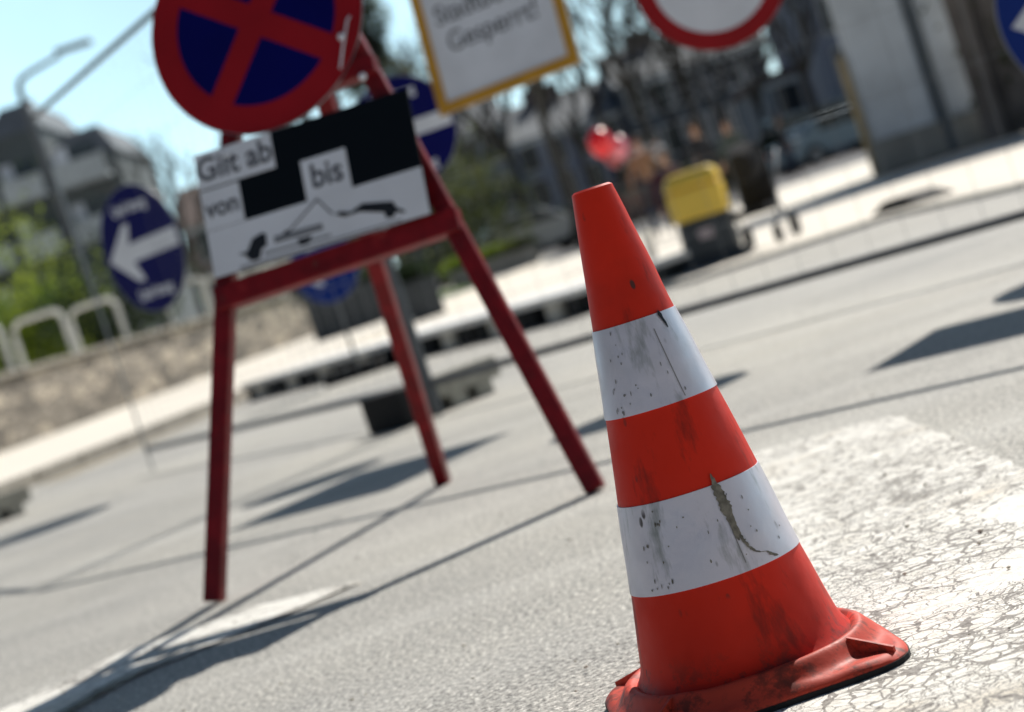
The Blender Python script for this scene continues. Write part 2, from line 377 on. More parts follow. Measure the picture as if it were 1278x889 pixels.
lathe(bm, prof, 96)
for v in bm.verts: wob(v.co, .0016)
obj('cone_body', bm, M['orange'], cone, True)
for (z0, z1, nm) in ((.284, .368, 0), (.117, .2014, 1)):
    bm = bmesh.new(); pr = [(cr(z0)-.001, z0)] + [(cr(z0+(z1-z0)*i/8)+.0011, z0+(z1-z0)*i/8) for i in range(9)] + [(cr(z1)-.001, z1)]
    lathe(bm, pr, 96)
    for v in bm.verts: wob(v.co, .0016)
    b = obj('white_band', bm, M['white_band'], cone, True)
    b['label'] = 'upper white reflective band' if nm == 0 else 'lower white reflective band with a long drip stain'
    def onc(az, z, off=.0019):
        r_ = cr(z)+off; v = Vector((r_*math.cos(az), r_*math.sin(az), z)); wob(v, .0016); return v
    # az measured in cone space; -90deg faces the camera
    def patch(bmm, pts, off=.0017, steps=1):
        vs = [bmm.verts.new(onc(a, z, off)) for a, z in pts]; bmm.faces.new(vs)
    def ribbon(bmm, mid, off=.0019):
        L = []; 
        for a, z, w_ in mid:
            da = w_/cr(z)/2; L.append((bmm.verts.new(onc(a-da, z, off)), bmm.verts.new(onc(a+da, z, off))))
        for (p, q), (r1, s1) in zip(L, L[1:]): bmm.faces.new((p, q, s1, r1))
    def az_of(x_frac): # fraction of visible half width -> azimuth (object space incl. rotation)
        return R(-90) + math.asin(x_frac) - R(3) + R(4)
    if nm == 1:
        bm2 = bmesh.new()
        rnd = random.Random(4)
        path = [(.20, .212, .001), (.20, .205, .004), (.205, .198, .008), (.215, .190, .0095), (.225, .182, .0105), (.225, .176, .0105), (.235, .168, .0075), (.24, .160, .006), (.26, .152, .004), (.28, .145, .0028), (.31, .138, .0024), (.36, .132, .003), (.42, .129, .0028), (.50, .127, .0025), (.54, .123, .0045), (.58, .1205, .0045), (.60, .119, .002)]
        fine = []
        for (p, q) in zip(path, path[1:]):
            for t in range(4): fine.append(tuple(p[i]+(q[i]-p[i])*t/4 for i in range(3)))
        ribbon(bm2, [(az_of(f+rnd.uniform(-.006, .006)), z, w_*rnd.uniform(.8, 1.25)) for f, z, w_ in fine])
        ribbon(bm2, [(az_of(.235), .168, .004), (az_of(.225), .158, .004), (az_of(.23), .150, .0045), (az_of(.235), .146, .001)])
        obj('drip_stain', bm2, M['grime'], b, True)
        bm3 = bmesh.new(); ribbon(bm3, [(az_of(.185+.03*(.2-z)/.08), z, .0009) for z in [.2-.005*i for i in range(16)]], .0016)
        obj('overlap_seam', bm3, M['seam'], b)
    else:
        bm3 = bmesh.new(); ribbon(bm3, [(az_of(.20+.10*(.36-z)/.08), z, .0009) for z in [.355-.004*i for i in range(18)]], .0016)
        obj('overlap_seam', bm3, M['seam'], b)
        bm2 = bmesh.new(); ribbon(bm2, [(az_of(.45), .370, .001), (az_of(.455), .366, .0045), (az_of(.47), .362, .003), (az_of(.50), .357, .0025), (az_of(.51), .352, .001)])
        obj('tear_mark', bm2, M['ink'], b)
    # scuffs
    bm4 = bmesh.new(); rnd = random.Random(11+nm)
    for i in range(34 if nm else 24):
        f = rnd.choice([rnd.uniform(-.85, -.55), rnd.uniform(-.9, .85)]); z = rnd.uniform(z0+.004, z1-.004); a0 = az_of(f)
        wz, wa = rnd.uniform(.0006, .0028), rnd.uniform(.0004, .0010)/cr(z)
        patch(bm4, [(a0, z+wz), (a0+wa, z+wz*.3), (a0+wa*.7, z-wz*.7), (a0-wa*.5, z-wz), (a0-wa, z+wz*.1)])
    obj('scuff_marks', bm4, M['seam'] if nm == 0 else M['grime'], b)
# base: square plate with cut corners, raised ring and corner ribs
def flange_h(x, y):
    r = math.hypot(x, y)
    
    e = (abs(x)**6+abs(y)**6)**(1/6)          # rounded square distance
    rel = e/.1385
    h = .0125
    ring = .1165 - .001*math.cos(4*math.atan2(y, x))
    h += .0185*math.exp(-((r-ring)/.0115)**2)
    h += .012*max(0, 1-(r-.095)/.02) if r < .115 else 0
    if rel > .93: h -= .006*((rel-.93)/.07)**2
    return h + noise.noise(Vector((x*30, y*30, 0)))*.0012
bm = bmesh.new(); NR, NA = 34, 144; grid = []
for i in range(NR+1):
    row = []
    for k in range(NA):
        a = 2*math.pi*k/NA; ca, sa = math.cos(a), math.sin(a)
        # outline radius (rounded octagon-square)
        ro = .1385/(abs(ca)**6+abs(sa)**6)**(1/6)
        rr = .094 + (ro-.094)*i/NR
        x, y = rr*ca, rr*sa
        row.append(bm.verts.new((x, y, flange_h(x, y))))
    grid.append(row)
for i in range(NR):
    for k in range(NA): bm.faces.new((grid[i][k], grid[i][(k+1) % NA], grid[i+1][(k+1) % NA], grid[i+1][k]))
low = [bm.verts.new((v.co.x*1.002, v.co.y*1.002, .0035)) for v in grid[-1]]
for k in range(NA): bm.faces.new((grid[-1][k], grid[-1][(k+1) % NA], low[(k+1) % NA], low[k]))
fl = obj('base_plate', bm, M['flange'], cone, True)
for q in range(4):
    for sgn in (1,):
        a = R(90*q + 45); bm = bmesh.new(); d = Vector((math.cos(a), math.sin(a), 0)); n_ = Vector((-d.y, d.x, 0))*.0017
        pr = [(.128, .027), (.160, .0145), (.160, .011), (.128, .011)]
        ro = .1385/(abs(d.x)**6+abs(d.y)**6)**(1/6)*.965
        pr = [(.122, .030), (ro, .0160), (ro, .010), (.122, .010)]
        f1 = [bm.verts.new(d*r_+n_+Vector((0, 0, z))) for r_, z in pr]; f2 = [bm.verts.new(d*r_-n_+Vector((0, 0, z))) for r_, z in pr]
        bm.faces.new(f1); bm.faces.new(f2[::-1])
        for i in range(4): bm.faces.new((f1[i], f1[(i+1) % 4], f2[(i+1) % 4], f2[i]))
        obj('rib', bm, M['flange'], fl)
bm = bmesh.new(); pts = []
for k in range(96):
    a = 2*math.pi*k/96; ca, sa = math.cos(a), math.sin(a); ro = .1385/(abs(ca)**6+abs(sa)**6)**(1/6)*1.008
    pts.append((ro*ca, ro*sa, 0))
poly(bm, pts, th=.0052); obj('rubber_foot', bm, M['black_rubber'], cone)
# ------------------------------------------------------------------ tripod frame with the no stopping sign
F1 = Vector((-.719, 3.99, 0)); F3 = Vector((.072, 3.78, 0)); F2 = Vector((-.258, 4.91, 0)); A = Vector((-.195, 4.25, 1.49))
Fm = (F1+F3)/2; U = (F3-F1).normalized(); V = (A-Fm).normalized(); N = U.cross(V).normalized()   # N faces the camera
if N.y > 0: N = -N
PL = Matrix(((*U, 0), (*V, 0), (*N, 0), (0, 0, 0, 1))).transposed(); PL.translation = Fm
tri = thing('sign_tripod', 'red steel tripod frame carrying a no stopping disc and a black tow-away board', 'sign stand')
for nm, a_, b_ in (('leg', F1, A), ('leg', F3, A)):
    bm = bmesh.new(); beam(bm, a_+Vector((0, 0, .004)), b_, .039, .032, U); obj(nm, bm, M['red_paint'], tri, bevel=.004)
bm = bmesh.new(); beam(bm, F2, A + Vector((0, .03, -.03)), .036, .040, U); l3 = obj('leg', bm, M['red_paint'], tri, bevel=.004); l3['label'] = 'rear prop leg'
def P(a, b, n=0): return PL @ Vector((a, b, n))
def half(b): return .409*(1-b/V.dot(A-Fm))
for b_, w_ in ((.592, .050), (.955, .040)):
    bm = bmesh.new(); h_ = half(b_)+.012; beam(bm, P(-h_, b_, .012), P(h_+.01, b_, .012), w_, .040, V); obj('crossbar', bm, M['red_paint'], tri, bevel=.004)
# disc
def disc_pts(r, n=72, c=(0, 0)): return [(c[0]+r*math.cos(2*math.pi*k/n), c[1]+r*math.sin(2*math.pi*k/n), 0) for k in range(n)]
def ring_poly(bm, r0, r1, mtx, th, n=72):
    vs = [[bm.verts.new(mtx @ Vector((r*math.cos(2*math.pi*k/n), r*math.sin(2*math.pi*k/n), z))) for k in range(n)] for r, z in ((r0, 0), (r1, 0), (r1, th), (r0, th))]
    for i in range(4):
        for k in range(n): bm.faces.new((vs[i][k], vs[i][(k+1) % n], vs[(i+1) % 4][(k+1) % n], vs[(i+1) % 4][k]))
RD = .235
DM = PL @ Matrix.Translation((-.046, 1.122, .040)) @ Matrix.Rotation(R(7.5), 4, 'Z')
disc = bmesh.new(); poly(disc, disc_pts(RD+.002), DM @ Matrix.Translation((0, 0, -.004)), .004)
sg = obj('no_stopping_disc', disc, M['galv'], tri); sg['label'] = 'round blue sign with red rim and red diagonal cross'
bm = bmesh.new(); poly(bm, disc_pts(RD*.77), DM @ Matrix.Translation((0, 0, .001)), .0006); obj('blue_field', bm, M['sign_blue'], sg)
bm = bmesh.new(); ring_poly(bm, RD*.755, RD, DM @ Matrix.Translation((0, 0, .0012)), .0012); obj('red_rim', bm, M['sign_red'], sg)
bm = bmesh.new(); wc = RD*.115
cross = []
Lc = RD*.765
for i in range(4):
    a = R(45+90*i); d = Vector((math.cos(a), math.sin(a))); p = Vector((-d.y, d.x))
    cross += [tuple(d*Lc - p*wc), tuple(d*Lc + p*wc)]
    d2 = d+p; cross.append((d2.x*wc, d2.y*wc))
poly(bm, [(x, y, 0) for x, y in cross], DM @ Matrix.Translation((0, 0, .0018)), .0010); obj('red_cross', bm, M['sign_red'], sg)
# board: local x 0..1 , y 0..1 downwards
BWd, BH = .475, .262
BM0 = PL @ Matrix.Translation((-.003, .748, .046)) @ Matrix.Rotation(R(-2.0), 4, 'Z')
def BP(u, v): return ((u-.5)*BWd, (.5-v)*BH, 0)
def bquad(u0, v0, u1, v1): return [BP(u0, v1), BP(u1, v1), BP(u1, v0), BP(u0, v0)]
def BL(n): return BM0 @ Matrix.Translation((0, 0, n))
bm = bmesh.new(); poly(bm, bquad(0, 0, 1, 1), BL(0), .006); bd = obj('tow_away_board', bm, M['board_black'], tri, bevel=.001)
bm = bmesh.new(); poly(bm, bquad(.002, .625, .998, .996), BL(.0065), .0008); obj('white_panel', bm, M['sign_white'], bd)
Bset = [(.0, .0, .365, .29, 'Gilt ab', .068, .182, .145), (.0, .30, .185, .62, 'von', .054, .094, .46), (.475, .30, .685, .63, 'bis', .070, .585, .46)]
for u0, v0, u1, v1, s_, sz, cu, cv in Bset:
    bm = bmesh.new(); poly(bm, bquad(u0+.002, v0+.004, u1, v1), BL(.0065), .0008); pt = obj('text_patch', bm, M['sign_white'], bd)
    c_ = BP(cu, cv); text_obj('lettering', s_, sz, M['text_grey'], pt, BL(.0078) @ Matrix.Translation(c_), .0012, .92)
def crop(cx, cy):   # traced outline of the print -> board coordinates
    tl = (35, 318); ax, ay = 862, -264; bx, by = 95, 532
    x, y = cx-tl[0], cy-tl[1]; det = ax*by-ay*bx
    return BP((x*by-y*bx)/det, (ax*y-ay*x)/det)
icons = [('tow_truck_cab', M['ink'], [(228, 745), (265, 735), (285, 680), (325, 655), (340, 660), (345, 710), (325, 722), (318, 765), (290, 775), (272, 770), (262, 752)]),
 ('tow_truck_bed', M['sign_grey'], [(372, 672), (565, 618), (572, 645), (377, 702)]),
 ('tow_truck_chassis', M['sign_grey'], [(332, 740), (600, 664), (604, 672), (336, 750)]),
 ('crane_boom', M['text_grey'], [(426, 655), (545, 512), (612, 580), (605, 583), (545, 522), (434, 655)]),
 ('crane_foot', M['ink'], [(402, 668), (425, 643), (440, 660)]),
 ('tow_truck_wheel', M['ink'], [(466, 686), (525, 669), (515, 702), (482, 713)]),
 ('lifted_car', M['ink'], [(616, 582), (640, 570), (680, 574), (725, 538), (845, 532), (860, 558), (895, 572), (890, 581), (857, 577), (848, 598), (820, 602), (812, 577), (715, 573), (652, 594)]),
 ('ground_line', M['sign_grey'], [(235, 800), (880, 605), (882, 611), (240, 808)])]
for nm, m_, pts in icons:
    bm = bmesh.new(); poly(bm, [crop(*p) for p in pts], BL(.0080), .0006); obj(nm, bm, m_, bd)
for (a_, b_) in ((-.165, .868), (.155, .925), (.13, 1.02)):
    bm = bmesh.new(); bmesh.ops.create_uvsphere(bm, u_segments=12, v_segments=8, radius=.008, matrix=PL @ Matrix.Translation((a_, b_, .050))); obj('bolt', bm, M['sign_white'], tri, True)
bm = bmesh.new(); tube(bm, [P(.115, .955, .056), P(.13, 1.0, .052), P(.15, 1.05, .050), P(.16, 1.07, .03)], .0022, 6); obj('cable_tie', bm, M['sign_white'], tri, True)
# ------------------------------------------------------------------ site fences and the signs hung on them
def fence(name_label, a, b, zt=2.02, group='mobile site fence panels'):
    a = Vector((*a, 0)); b = Vector((*b, 0)); L = (b-a).length; d = (b-a)/L
    f = thing('site_fence', name_label, 'fence', (a.x, a.y, 0), math.atan2(d.y, d.x), group)
    bm = bmesh.new()
    bm.free()
    for x in (0, L):
        bm = bmesh.new(); tube(bm, [(x, 0, .004), (x, 0, zt)], .0065 if (zt > 2.03 and not x) else .0155, 10); obj('upright', bm, M['galv'] if zt > 2.03 and not x else M['galv_dark'], f, True)
    for z in (zt-.012, .13): 
        bm = bmesh.new(); tube(bm, [(0, 0, z), (L, 0, z)], .015, 10); obj('rail', bm, M['galv_dark'], f, True)
    bm = bmesh.new(); n = int(L/.13)
    for i in range(1, n):
        x = L*i/n; tube(bm, [(x, 0, .13), (x, 0, zt-.01)], .0009, 4, False)
    for j in range(1, 8):
        z = .13+(zt-.14)*j/8; tube(bm, [(0, .003, z), (L, .003, z)], .0008, 4, False)
    obj('wire_mesh', bm, M['wire'], f)
    return f
fence('far left steel mesh fence panel ending beside the tall street lamp', (-2.05, 10.9), (-.36, 7.72), 2.04)
fence('near steel mesh fence panel holding the yellow framed notice', (-.33, 7.6), (2.27, 5.26))
def foot(loc, rz, label, dark_end):
    t = thing('fence_foot', label, 'fence foot', loc, rz, 'fence feet lying on the road')
    bm = bmesh.new()
    # long block with square openings along its lower side
    L0, L1 = -.29, .29
    xs = [-.29, -.235, -.175, -.075, -.015, .075, .135, .225, .29]
    for i, (x0, x1) in enumerate(zip(xs, xs[1:])):
        z0 = .055 if i % 2 == 1 else 0
        if dark_end and x1 <= -.07: continue
        box(bm, ((x0+x1)/2, 0, (z0+.135)/2), (x1-x0+.0004, .21, .135-z0))
    box(bm, (.0 if not dark_end else .11, 0, .1375), (.57 if not dark_end else .35, .18, .008))
    obj('block', bm, M['concrete_foot'], t)
    if dark_end:
        bm = bmesh.new(); box(bm, (-.185, 0, .074), (.215, .225, .146)); obj('dark_cap', bm, M['black_rubber'], t, bevel=.012)  # black box over one end of the foot
    bm = bmesh.new(); box(bm, (0, 0, .045), (.5, .12, .07)); obj('dark_core', bm, M['black_rubber'], t)  # black solid inside the block, stands for the darkness of its openings
    return t
foot((-.34, 7.90, 0), math.atan2(.72, .69), 'grey fence foot with black end behind the rear leg of the red tripod', True)
foot((-3.05, 10.95, 0), math.atan2(.72, .69), 'grey fence foot with square openings at the left edge by the kerb', False)
def arrow_sign(name, label, loc, rz, rad, tilt=0.0, words=('Umleitung', 'Umleitung'), mblue='sign_blue', txt=True):
    t = thing(name, label, 'traffic sign', loc, rz, None)
    B = Matrix.Rotation(R(90), 4, 'X') @ Matrix.Rotation(tilt, 4, 'Z')
    def Lr(n): return B @ Matrix.Translation((0, 0, n))
    bm = bmesh.new(); poly(bm, disc_pts(rad), Lr(0), .003); obj('plate', bm, M['galv'], t)
    bm = bmesh.new(); poly(bm, disc_pts(rad*.985), Lr(.0035), .0008); obj('blue_face', bm, M[mblue], t)
    r = rad
    ar = [(-.88*r, -.02*r), (-.30*r, .44*r), (-.14*r, .44*r), (-.28*r, .135*r), (.92*r, .135*r), (.92*r, -.145*r), (-.28*r, -.145*r), (-.14*r, -.46*r), (-.30*r, -.46*r)]
    bm = bmesh.new(); poly(bm, [(x, y, 0) for x, y in ar], Lr(.0048), .0008); obj('white_arrow', bm, M['sign_white'], t)
    if txt:
        for s_, yy in zip(words, (.66*r, -.68*r)):
            text_obj('lettering', s_, .25*r, M['sign_white'], t, Lr(.0048) @ Matrix.Translation((0, yy, 0)), .002*r/.3, .84)
    return t
arrow_sign('arrow_sign', 'round blue arrow sign left of the red tripod, seen at a slant', (-1.57, 9.95, 1.11), R(-44), .325)
arrow_sign('arrow_sign', 'round blue arrow sign half hidden behind the black tow-away board', (-.120, 7.33, 1.045), R(-16), .205)
a3 = arrow_sign('arrow_sign', 'blue arrow sign low on a post, seen under the red crossbar', (-1.20, 16.0, .92), R(-20), .30, mblue='sign_blue2', txt=False)
bm = bmesh.new(); tube(bm, [(0, .02, -.92), (0, .02, .30)], .014, 10); obj('post', bm, M['galv_dark'], a3, True)
bm = bmesh.new(); box(bm, (0, .02, -.87), (.5, .35, .1)); obj('foot_block', bm, M['black_rubber'], a3, bevel=.01)
a4 = arrow_sign('arrow_sign', 'mid blue arrow sign cut off by the right edge of the photo', (1.875, 5.57, .66), R(-22), .30, mblue='sign_blue2', txt=False)
t = thing('detour_board', 'board on the mesh fence casting the straight edged shadow at the right', 'notice board', (1.98, 5.50, 1.35), math.atan2(-.668, .744))
bm = bmesh.new(); box(bm, (0, 0, 0), (.95, .006, .46)); obj('plate', bm, M['galv'], t)
bm = bmesh.new(); box(bm, (0, -.005, 0), (.93, .002, .44)); obj('white_face', bm, M['sign_white'], t)
# yellow framed notice
nt_ = thing('notice_board', 'white paper notice in a yellow frame hung on the mesh fence', 'notice board', (.30, 7.00, 1.365), R(-33)); nt_.rotation_euler.x = R(-6)
B = Matrix.Rotation(R(90), 4, 'X')
nw, nh = .60, .66
bm = bmesh.new(); box(bm, (0, .004, 0), (nw, .010, nh)); obj('back_panel', bm, M['galv'], nt_)
for cx, cz, sx, sz in ((0, nh/2-.019, nw, .038), (0, -nh/2+.019, nw, .038), (-nw/2+.019, 0, .038, nh-.076), (nw/2-.019, 0, .038, nh-.076)):
    bm = bmesh.new(); box(bm, (cx, -.006, cz), (sx, .010, sz)); obj('frame_strip', bm, M['yellow'], nt_)
bm = bmesh.new(); box(bm, (0, -.0025, 0), (nw-.076, .002, nh-.076)); pp = obj('paper', bm, M['sign_white'], nt_)
for s_, zz, sz in (('Durchgang', .20, .095), ('Zum', .10, .095), ('Stadtboden', .005, .098), ('Gesperrt!', -.098, .100)):
    text_obj('lettering', s_, sz, M['text_grey'], pp, Matrix.Translation((0, -.0045, zz)) @ B, .0006, .98)
# round prohibition sign
pr_ = thing('prohibition_sign', 'round white sign with a broad red rim hanging above the cone', 'traffic sign', (.955, 6.25, 1.130), R(-10))
bm = bmesh.new(); poly(bm, disc_pts(.242), B, .004); obj('plate', bm, M['galv'], pr_)
bm = bmesh.new(); poly(bm, disc_pts(.196), B @ Matrix.Translation((0, 0, .0045)), .0008); obj('white_field', bm, M['sign_white'], pr_)
bm = bmesh.new(); ring_poly(bm, .186, .241, B @ Matrix.Translation((0, 0, .0048)), .0012); obj('red_rim', bm, M['sign_red'], pr_)
M['bin_dark'] = mat('dark_grey_plastic', (.045, .055, .065), .5, var=.2, scale=5)
M['gap_light'] = mat('gap_sunlight', (.75, .70, .60), .85, var=.2, scale=6)
# ------------------------------------------------------------------ planks laid on rubber blocks
def at_line(p, q, t): return (p[0]+(q[0]-p[0])*t, p[1]+(q[1]-p[1])*t)
pa, pb = (-2.6, 19.4), (.52, 13.1)
ang = math.atan2(pb[1]-pa[1], pb[0]-pa[0]); Lp = math.hypot(pb[0]-pa[0], pb[1]-pa[1]); n_pl = 4
labs = ['white plank platform on dark blocks, farthest of the row beyond the fence', 'white plank platform on dark blocks, seen left of the rear tripod leg', 'white plank platform on dark blocks, seen between the rear and right tripod legs', 'white plank platform on dark blocks, nearest the cone']
for i in range(n_pl):
    c0 = at_line(pa, pb, (i+.5)/n_pl)
    t = thing('plank_platform', labs[i], 'platform', (c0[0], c0[1], gz(c0[1])), ang, 'white plank platforms in a row')
    L = Lp/n_pl-.06
    bm = bmesh.new()
    for j in range(5): box(bm, (0, .1+.225*j, .165), (L, .219, .045))
    obj('plank', bm, M['board_white'], t, bevel=.004)
    bm = bmesh.new(); box(bm, (0, .66, .07), (L-.3, .9, .13)); obj('bearer_frame', bm, M['bin_dark'], t)
    for q, x in enumerate((-.42, -.27, -.06, .06, .27, .42)):
        bm = bmesh.new(); box(bm, (x*L, .10, .070), ((.15, .2, .12)[q % 3], .16, .138)); obj('block', bm, M['black_rubber'] if q % 3 != 1 else M['gap_light'], t, bevel=.01)  # pale blocks stand for sunlight showing between the dark ones
# low white delineator beside the cone
t = thing('delineator_post', 'short white post on a black foot just right of the cone tip', 'bollard', (1.17, 14.2, .06))
bm = bmesh.new(); box(bm, (0, 0, .20), (.07, .03, .30)); obj('panel', bm, M['board_white'], t, bevel=.008)
bm = bmesh.new(); box(bm, (0, 0, .03), (.22, .16, .06)); obj('foot', bm, M['black_rubber'], t, bevel=.01)
# ------------------------------------------------------------------ yellow grit bin
M['bin_yellow'] = mat('yellow_plastic', (.95, .66, .10), .42, var=.12, scale=5)
t = thing('grit_bin', 'squat yellow and dark grey plastic bin on the sunny paving', 'bin', (1.54, 13.7, .04), R(-12))
def taper(bm, z0, w0, d0, z1, w1, d1):
    a = [bm.verts.new((sx*w0/2, sy*d0/2, z0)) for sx, sy in ((-1, -1), (1, -1), (1, 1), (-1, 1))]
    b = [bm.verts.new((sx*w1/2, sy*d1/2, z1)) for sx, sy in ((-1, -1), (1, -1), (1, 1), (-1, 1))]
    bm.faces.new(a[::-1]); bm.faces.new(b)
    for i in range(4): bm.faces.new((a[i], a[(i+1) % 4], b[(i+1) % 4], b[i]))
bm = bmesh.new(); taper(bm, .06, .37, .38, .33, .35, .36); obj('lower_body', bm, M['bin_dark'], t, bevel=.02)
bm = bmesh.new(); taper(bm, 0, .48, .46, .06, .43, .40); obj('plinth', bm, M['bin_dark'], t, bevel=.012)
bm = bmesh.new(); taper(bm, .33, .38, .40, .54, .38, .38); obj('upper_body', bm, M['bin_yellow'], t, bevel=.02)
bm = bmesh.new(); taper(bm, .545, .40, .42, .66, .33, .30); obj('lid', bm, M['bin_yellow'], t, bevel=.04)
M['label_paper'] = mat('faded_sticker', (.5, .42, .44), .7)
bm = bmesh.new(); box(bm, (0, -.192, .22), (.10, .004, .07)); obj('sticker', bm, M['label_paper'], t)
# ------------------------------------------------------------------ pushchair
t = thing('pushchair', 'small black pushchair parked right of the yellow bin', 'pushchair', (1.92, 13.9, .04), R(-28)); t.scale = (.9, .8, .95)
M['cloth_black'] = mat('black_cloth', (.015, .016, .02), .9)
for sx in (-.2, .2):
    for yy, r_ in ((-.25, .07), (.22, .09)):
        bm = bmesh.new(); bmesh.ops.create_cone(bm, cap_ends=True, segments=20, radius1=r_, radius2=r_, depth=.035, matrix=Matrix.Translation((sx, yy, r_)) @ Matrix.Rotation(R(90), 4, 'Y')); obj('wheel', bm, M['tyre'], t)
    bm = bmesh.new(); tube(bm, [(sx, -.25, .08), (sx*.9, .0, .30), (sx*.9, .38, .62), (sx*.8, .45, .64)], .011, 8); tube(bm, [(sx, .22, .09), (sx*.9, .0, .30)], .011, 8); obj('frame', bm, M['galv_dark'], t, True)
bm = bmesh.new(); tube(bm, [(-.16, .45, .64), (.16, .45, .64)], .013, 8); obj('handle', bm, M['cloth_black'], t, True)
bm = bmesh.new(); box(bm, (0, -.02, .27), (.30, .30, .06)); box(bm, (0, .17, .44), (.30, .06, .36), None); obj('seat', bm, M['cloth_black'], t, bevel=.02)
bm = bmesh.new(); tube(bm, [(0, .20, .56), (0, .10, .63), (0, -.04, .60)], [.10, .16, .11], 12); obj('hood', bm, M['cloth_black'], t, True)
# ------------------------------------------------------------------ stone wall, terrace, hoops
wa, wb = Vector((-11.6, 16.0)), Vector((-4.7, 53.0)); wd = (wb-wa).normalized(); wn = Vector((-wd.y, wd.x))
bm = bmesh.new(); nseg = 60; rows = []
for i in range(nseg+1):
    p = wa + (wb-wa)*i/nseg; y = p.y; top = 1.28 + gz(y) - (.35*max(0, (i-57)/3)**2)
    rows.append([bm.verts.new((p.x, p.y, gz(y)-.1)), bm.verts.new((p.x, p.y, top-.05+random.uniform(-.012, .012))), bm.verts.new((p.x+wn.x*.06, p.y+wn.y*.06, top+random.uniform(-.015, .015))), bm.verts.new((p.x+wn.x*.5, p.y+wn.y*.5, top)), bm.verts.new((p.x+wn.x*.5, p.y+wn.y*.5, gz(y)-.1))])
for r0, r1 in zip(rows, rows[1:]):
    for i in range(4): bm.faces.new((r0[i], r0[i+1], r1[i+1], r1[i]))
bm.faces.new(rows[0][::-1]); bm.faces.new(rows[-1])
sw = obj('stone_wall', bm, M['stone'])
tag(sw, 'long low rubble stone wall running beside the sunny footway', 'wall')
bm = bmesh.new()
for i in range(42):
    p = wa+wd*(i*.9+.02); q = wa+wd*(i*.9+.88)
    if q.y > 52: break
    beam(bm, (p.x+wn.x*.2, p.y+wn.y*.2, gz(p.y)+1.31), (q.x+wn.x*.2, q.y+wn.y*.2, gz(q.y)+1.31), .56, .09, (wn.x, wn.y, 0))
obj('coping', bm, M['kerb'], sw, bevel=.015)
te = bmesh.new(); pts = [wa+wn*.45, wb+wn*.45, wb+wn*30, wa+wn*40]
poly(te, [(p.x, p.y, gz(p.y)+1.15) for p in pts]); struct(obj('terrace', te, M['pave']))
places = ['leftmost, cut by the photo edge', 'over green hedge, left of the blue arrow sign', 'half hidden behind the blue arrow sign', 'just right of the blue arrow sign', 'beside the left leg of the red tripod', 'seen under the left end of the red crossbar', 'far one seen under the red crossbar', 'farthest of the row']
hp = None
def make_hoop():
    t = thing('railing_hoop', '', 'railing', (0, 0, 0), 0, 'steel hoops on top of the stone wall')
    bm = bmesh.new(); w_ = .50; h_ = 1.12; pts = [(-w_, 0, 0), (-w_, 0, h_-.22)] + [(-w_+.22-.22*math.cos(R(a)), 0, h_-.22+.22*math.sin(R(a))) for a in (20, 45, 70, 90)] + [(w_-.22+.22*math.sin(R(a)), 0, h_-.22+.22*math.cos(R(a))) for a in (0, 20, 45, 70)] + [(w_, 0, h_-.22), (w_, 0, 0)]
    tube(bm, pts, .052, 12); obj('tube', bm, M['hoop'], t, True)
    for sx in (-w_, w_):
        bm = bmesh.new(); lathe(bm, [(.0001, .02), (.10, .02), (.10, 0)], 20, (sx, 0, 0)); obj('base_plate', bm, M['galv'], t)
    return t
hp = make_hoop()
for i, s_ in enumerate((19.5, 22.4, 25.3, 28.2, 31.1, 34.0, 36.9, 39.0)):
    o = hp if i == 0 else copy_tree(hp)
    p = wa + wd*(s_ if s_ else 0) + wn*.9
    o.location = (p.x, p.y, gz(p.y)+1.15); o.rotation_euler.z = R(-4)
    o['label'] = 'pale railing hoop above the stone wall, ' + places[i]
# ------------------------------------------------------------------ vegetation
def leafmat(name, c1, c2): 
    m = mat(name, c1, .8, col2=c2, scale=.8, detail=3); nt = m.node_tree; b = nt.nodes['Principled BSDF']
    tr = nt.nodes.new('ShaderNodeBsdfTranslucent'); mx = nt.nodes.new('ShaderNodeMixShader'); mx.inputs[0].default_value = .55
    nt.links.new(b.inputs['Base Color'].links[0].from_socket, tr.inputs[0]); nt.links.new(b.outputs[0], mx.inputs[1]); nt.links.new(tr.outputs[0], mx.inputs[2])
    nt.links.new(mx.outputs[0], nt.nodes['Material Output'].inputs[0]); return m
M['leaf_lime'] = leafmat('lime_leaves', (.42, .50, .06), (.12, .20, .03))
M['leaf_dark'] = leafmat('dark_leaves', (.05, .075, .03), (.015, .03, .012))
M['leaf_olive'] = leafmat('olive_leaves', (.13, .15, .05), (.035, .05, .02))
def leaves(bm, c, rad, n, size, rnd, clumps=9):
    cl = [Vector((rnd.gauss(0, .45)*rad[0], rnd.gauss(0, .45)*rad[1], rnd.gauss(0, .42)*rad[2])) for _ in range(clumps)]
    for i in range(n):
        k = rnd.choice(cl); sp = .38
        p = Vector(c) + k + Vector((rnd.gauss(0, sp*rad[0]), rnd.gauss(0, sp*rad[1]), rnd.gauss(0, sp*rad[2])))
        a = Vector((rnd.uniform(-1, 1), rnd.uniform(-1, 1), rnd.uniform(-1, 1))).normalized(); b = a.orthogonal().normalized(); c2 = a.cross(b)
        s = size*rnd.uniform(.5, 1.3)
        bm.faces.new([bm.verts.new(p+b*s), bm.verts.new(p+c2*s*.6), bm.verts.new(p-b*s), bm.verts.new(p-c2*s*.6)])
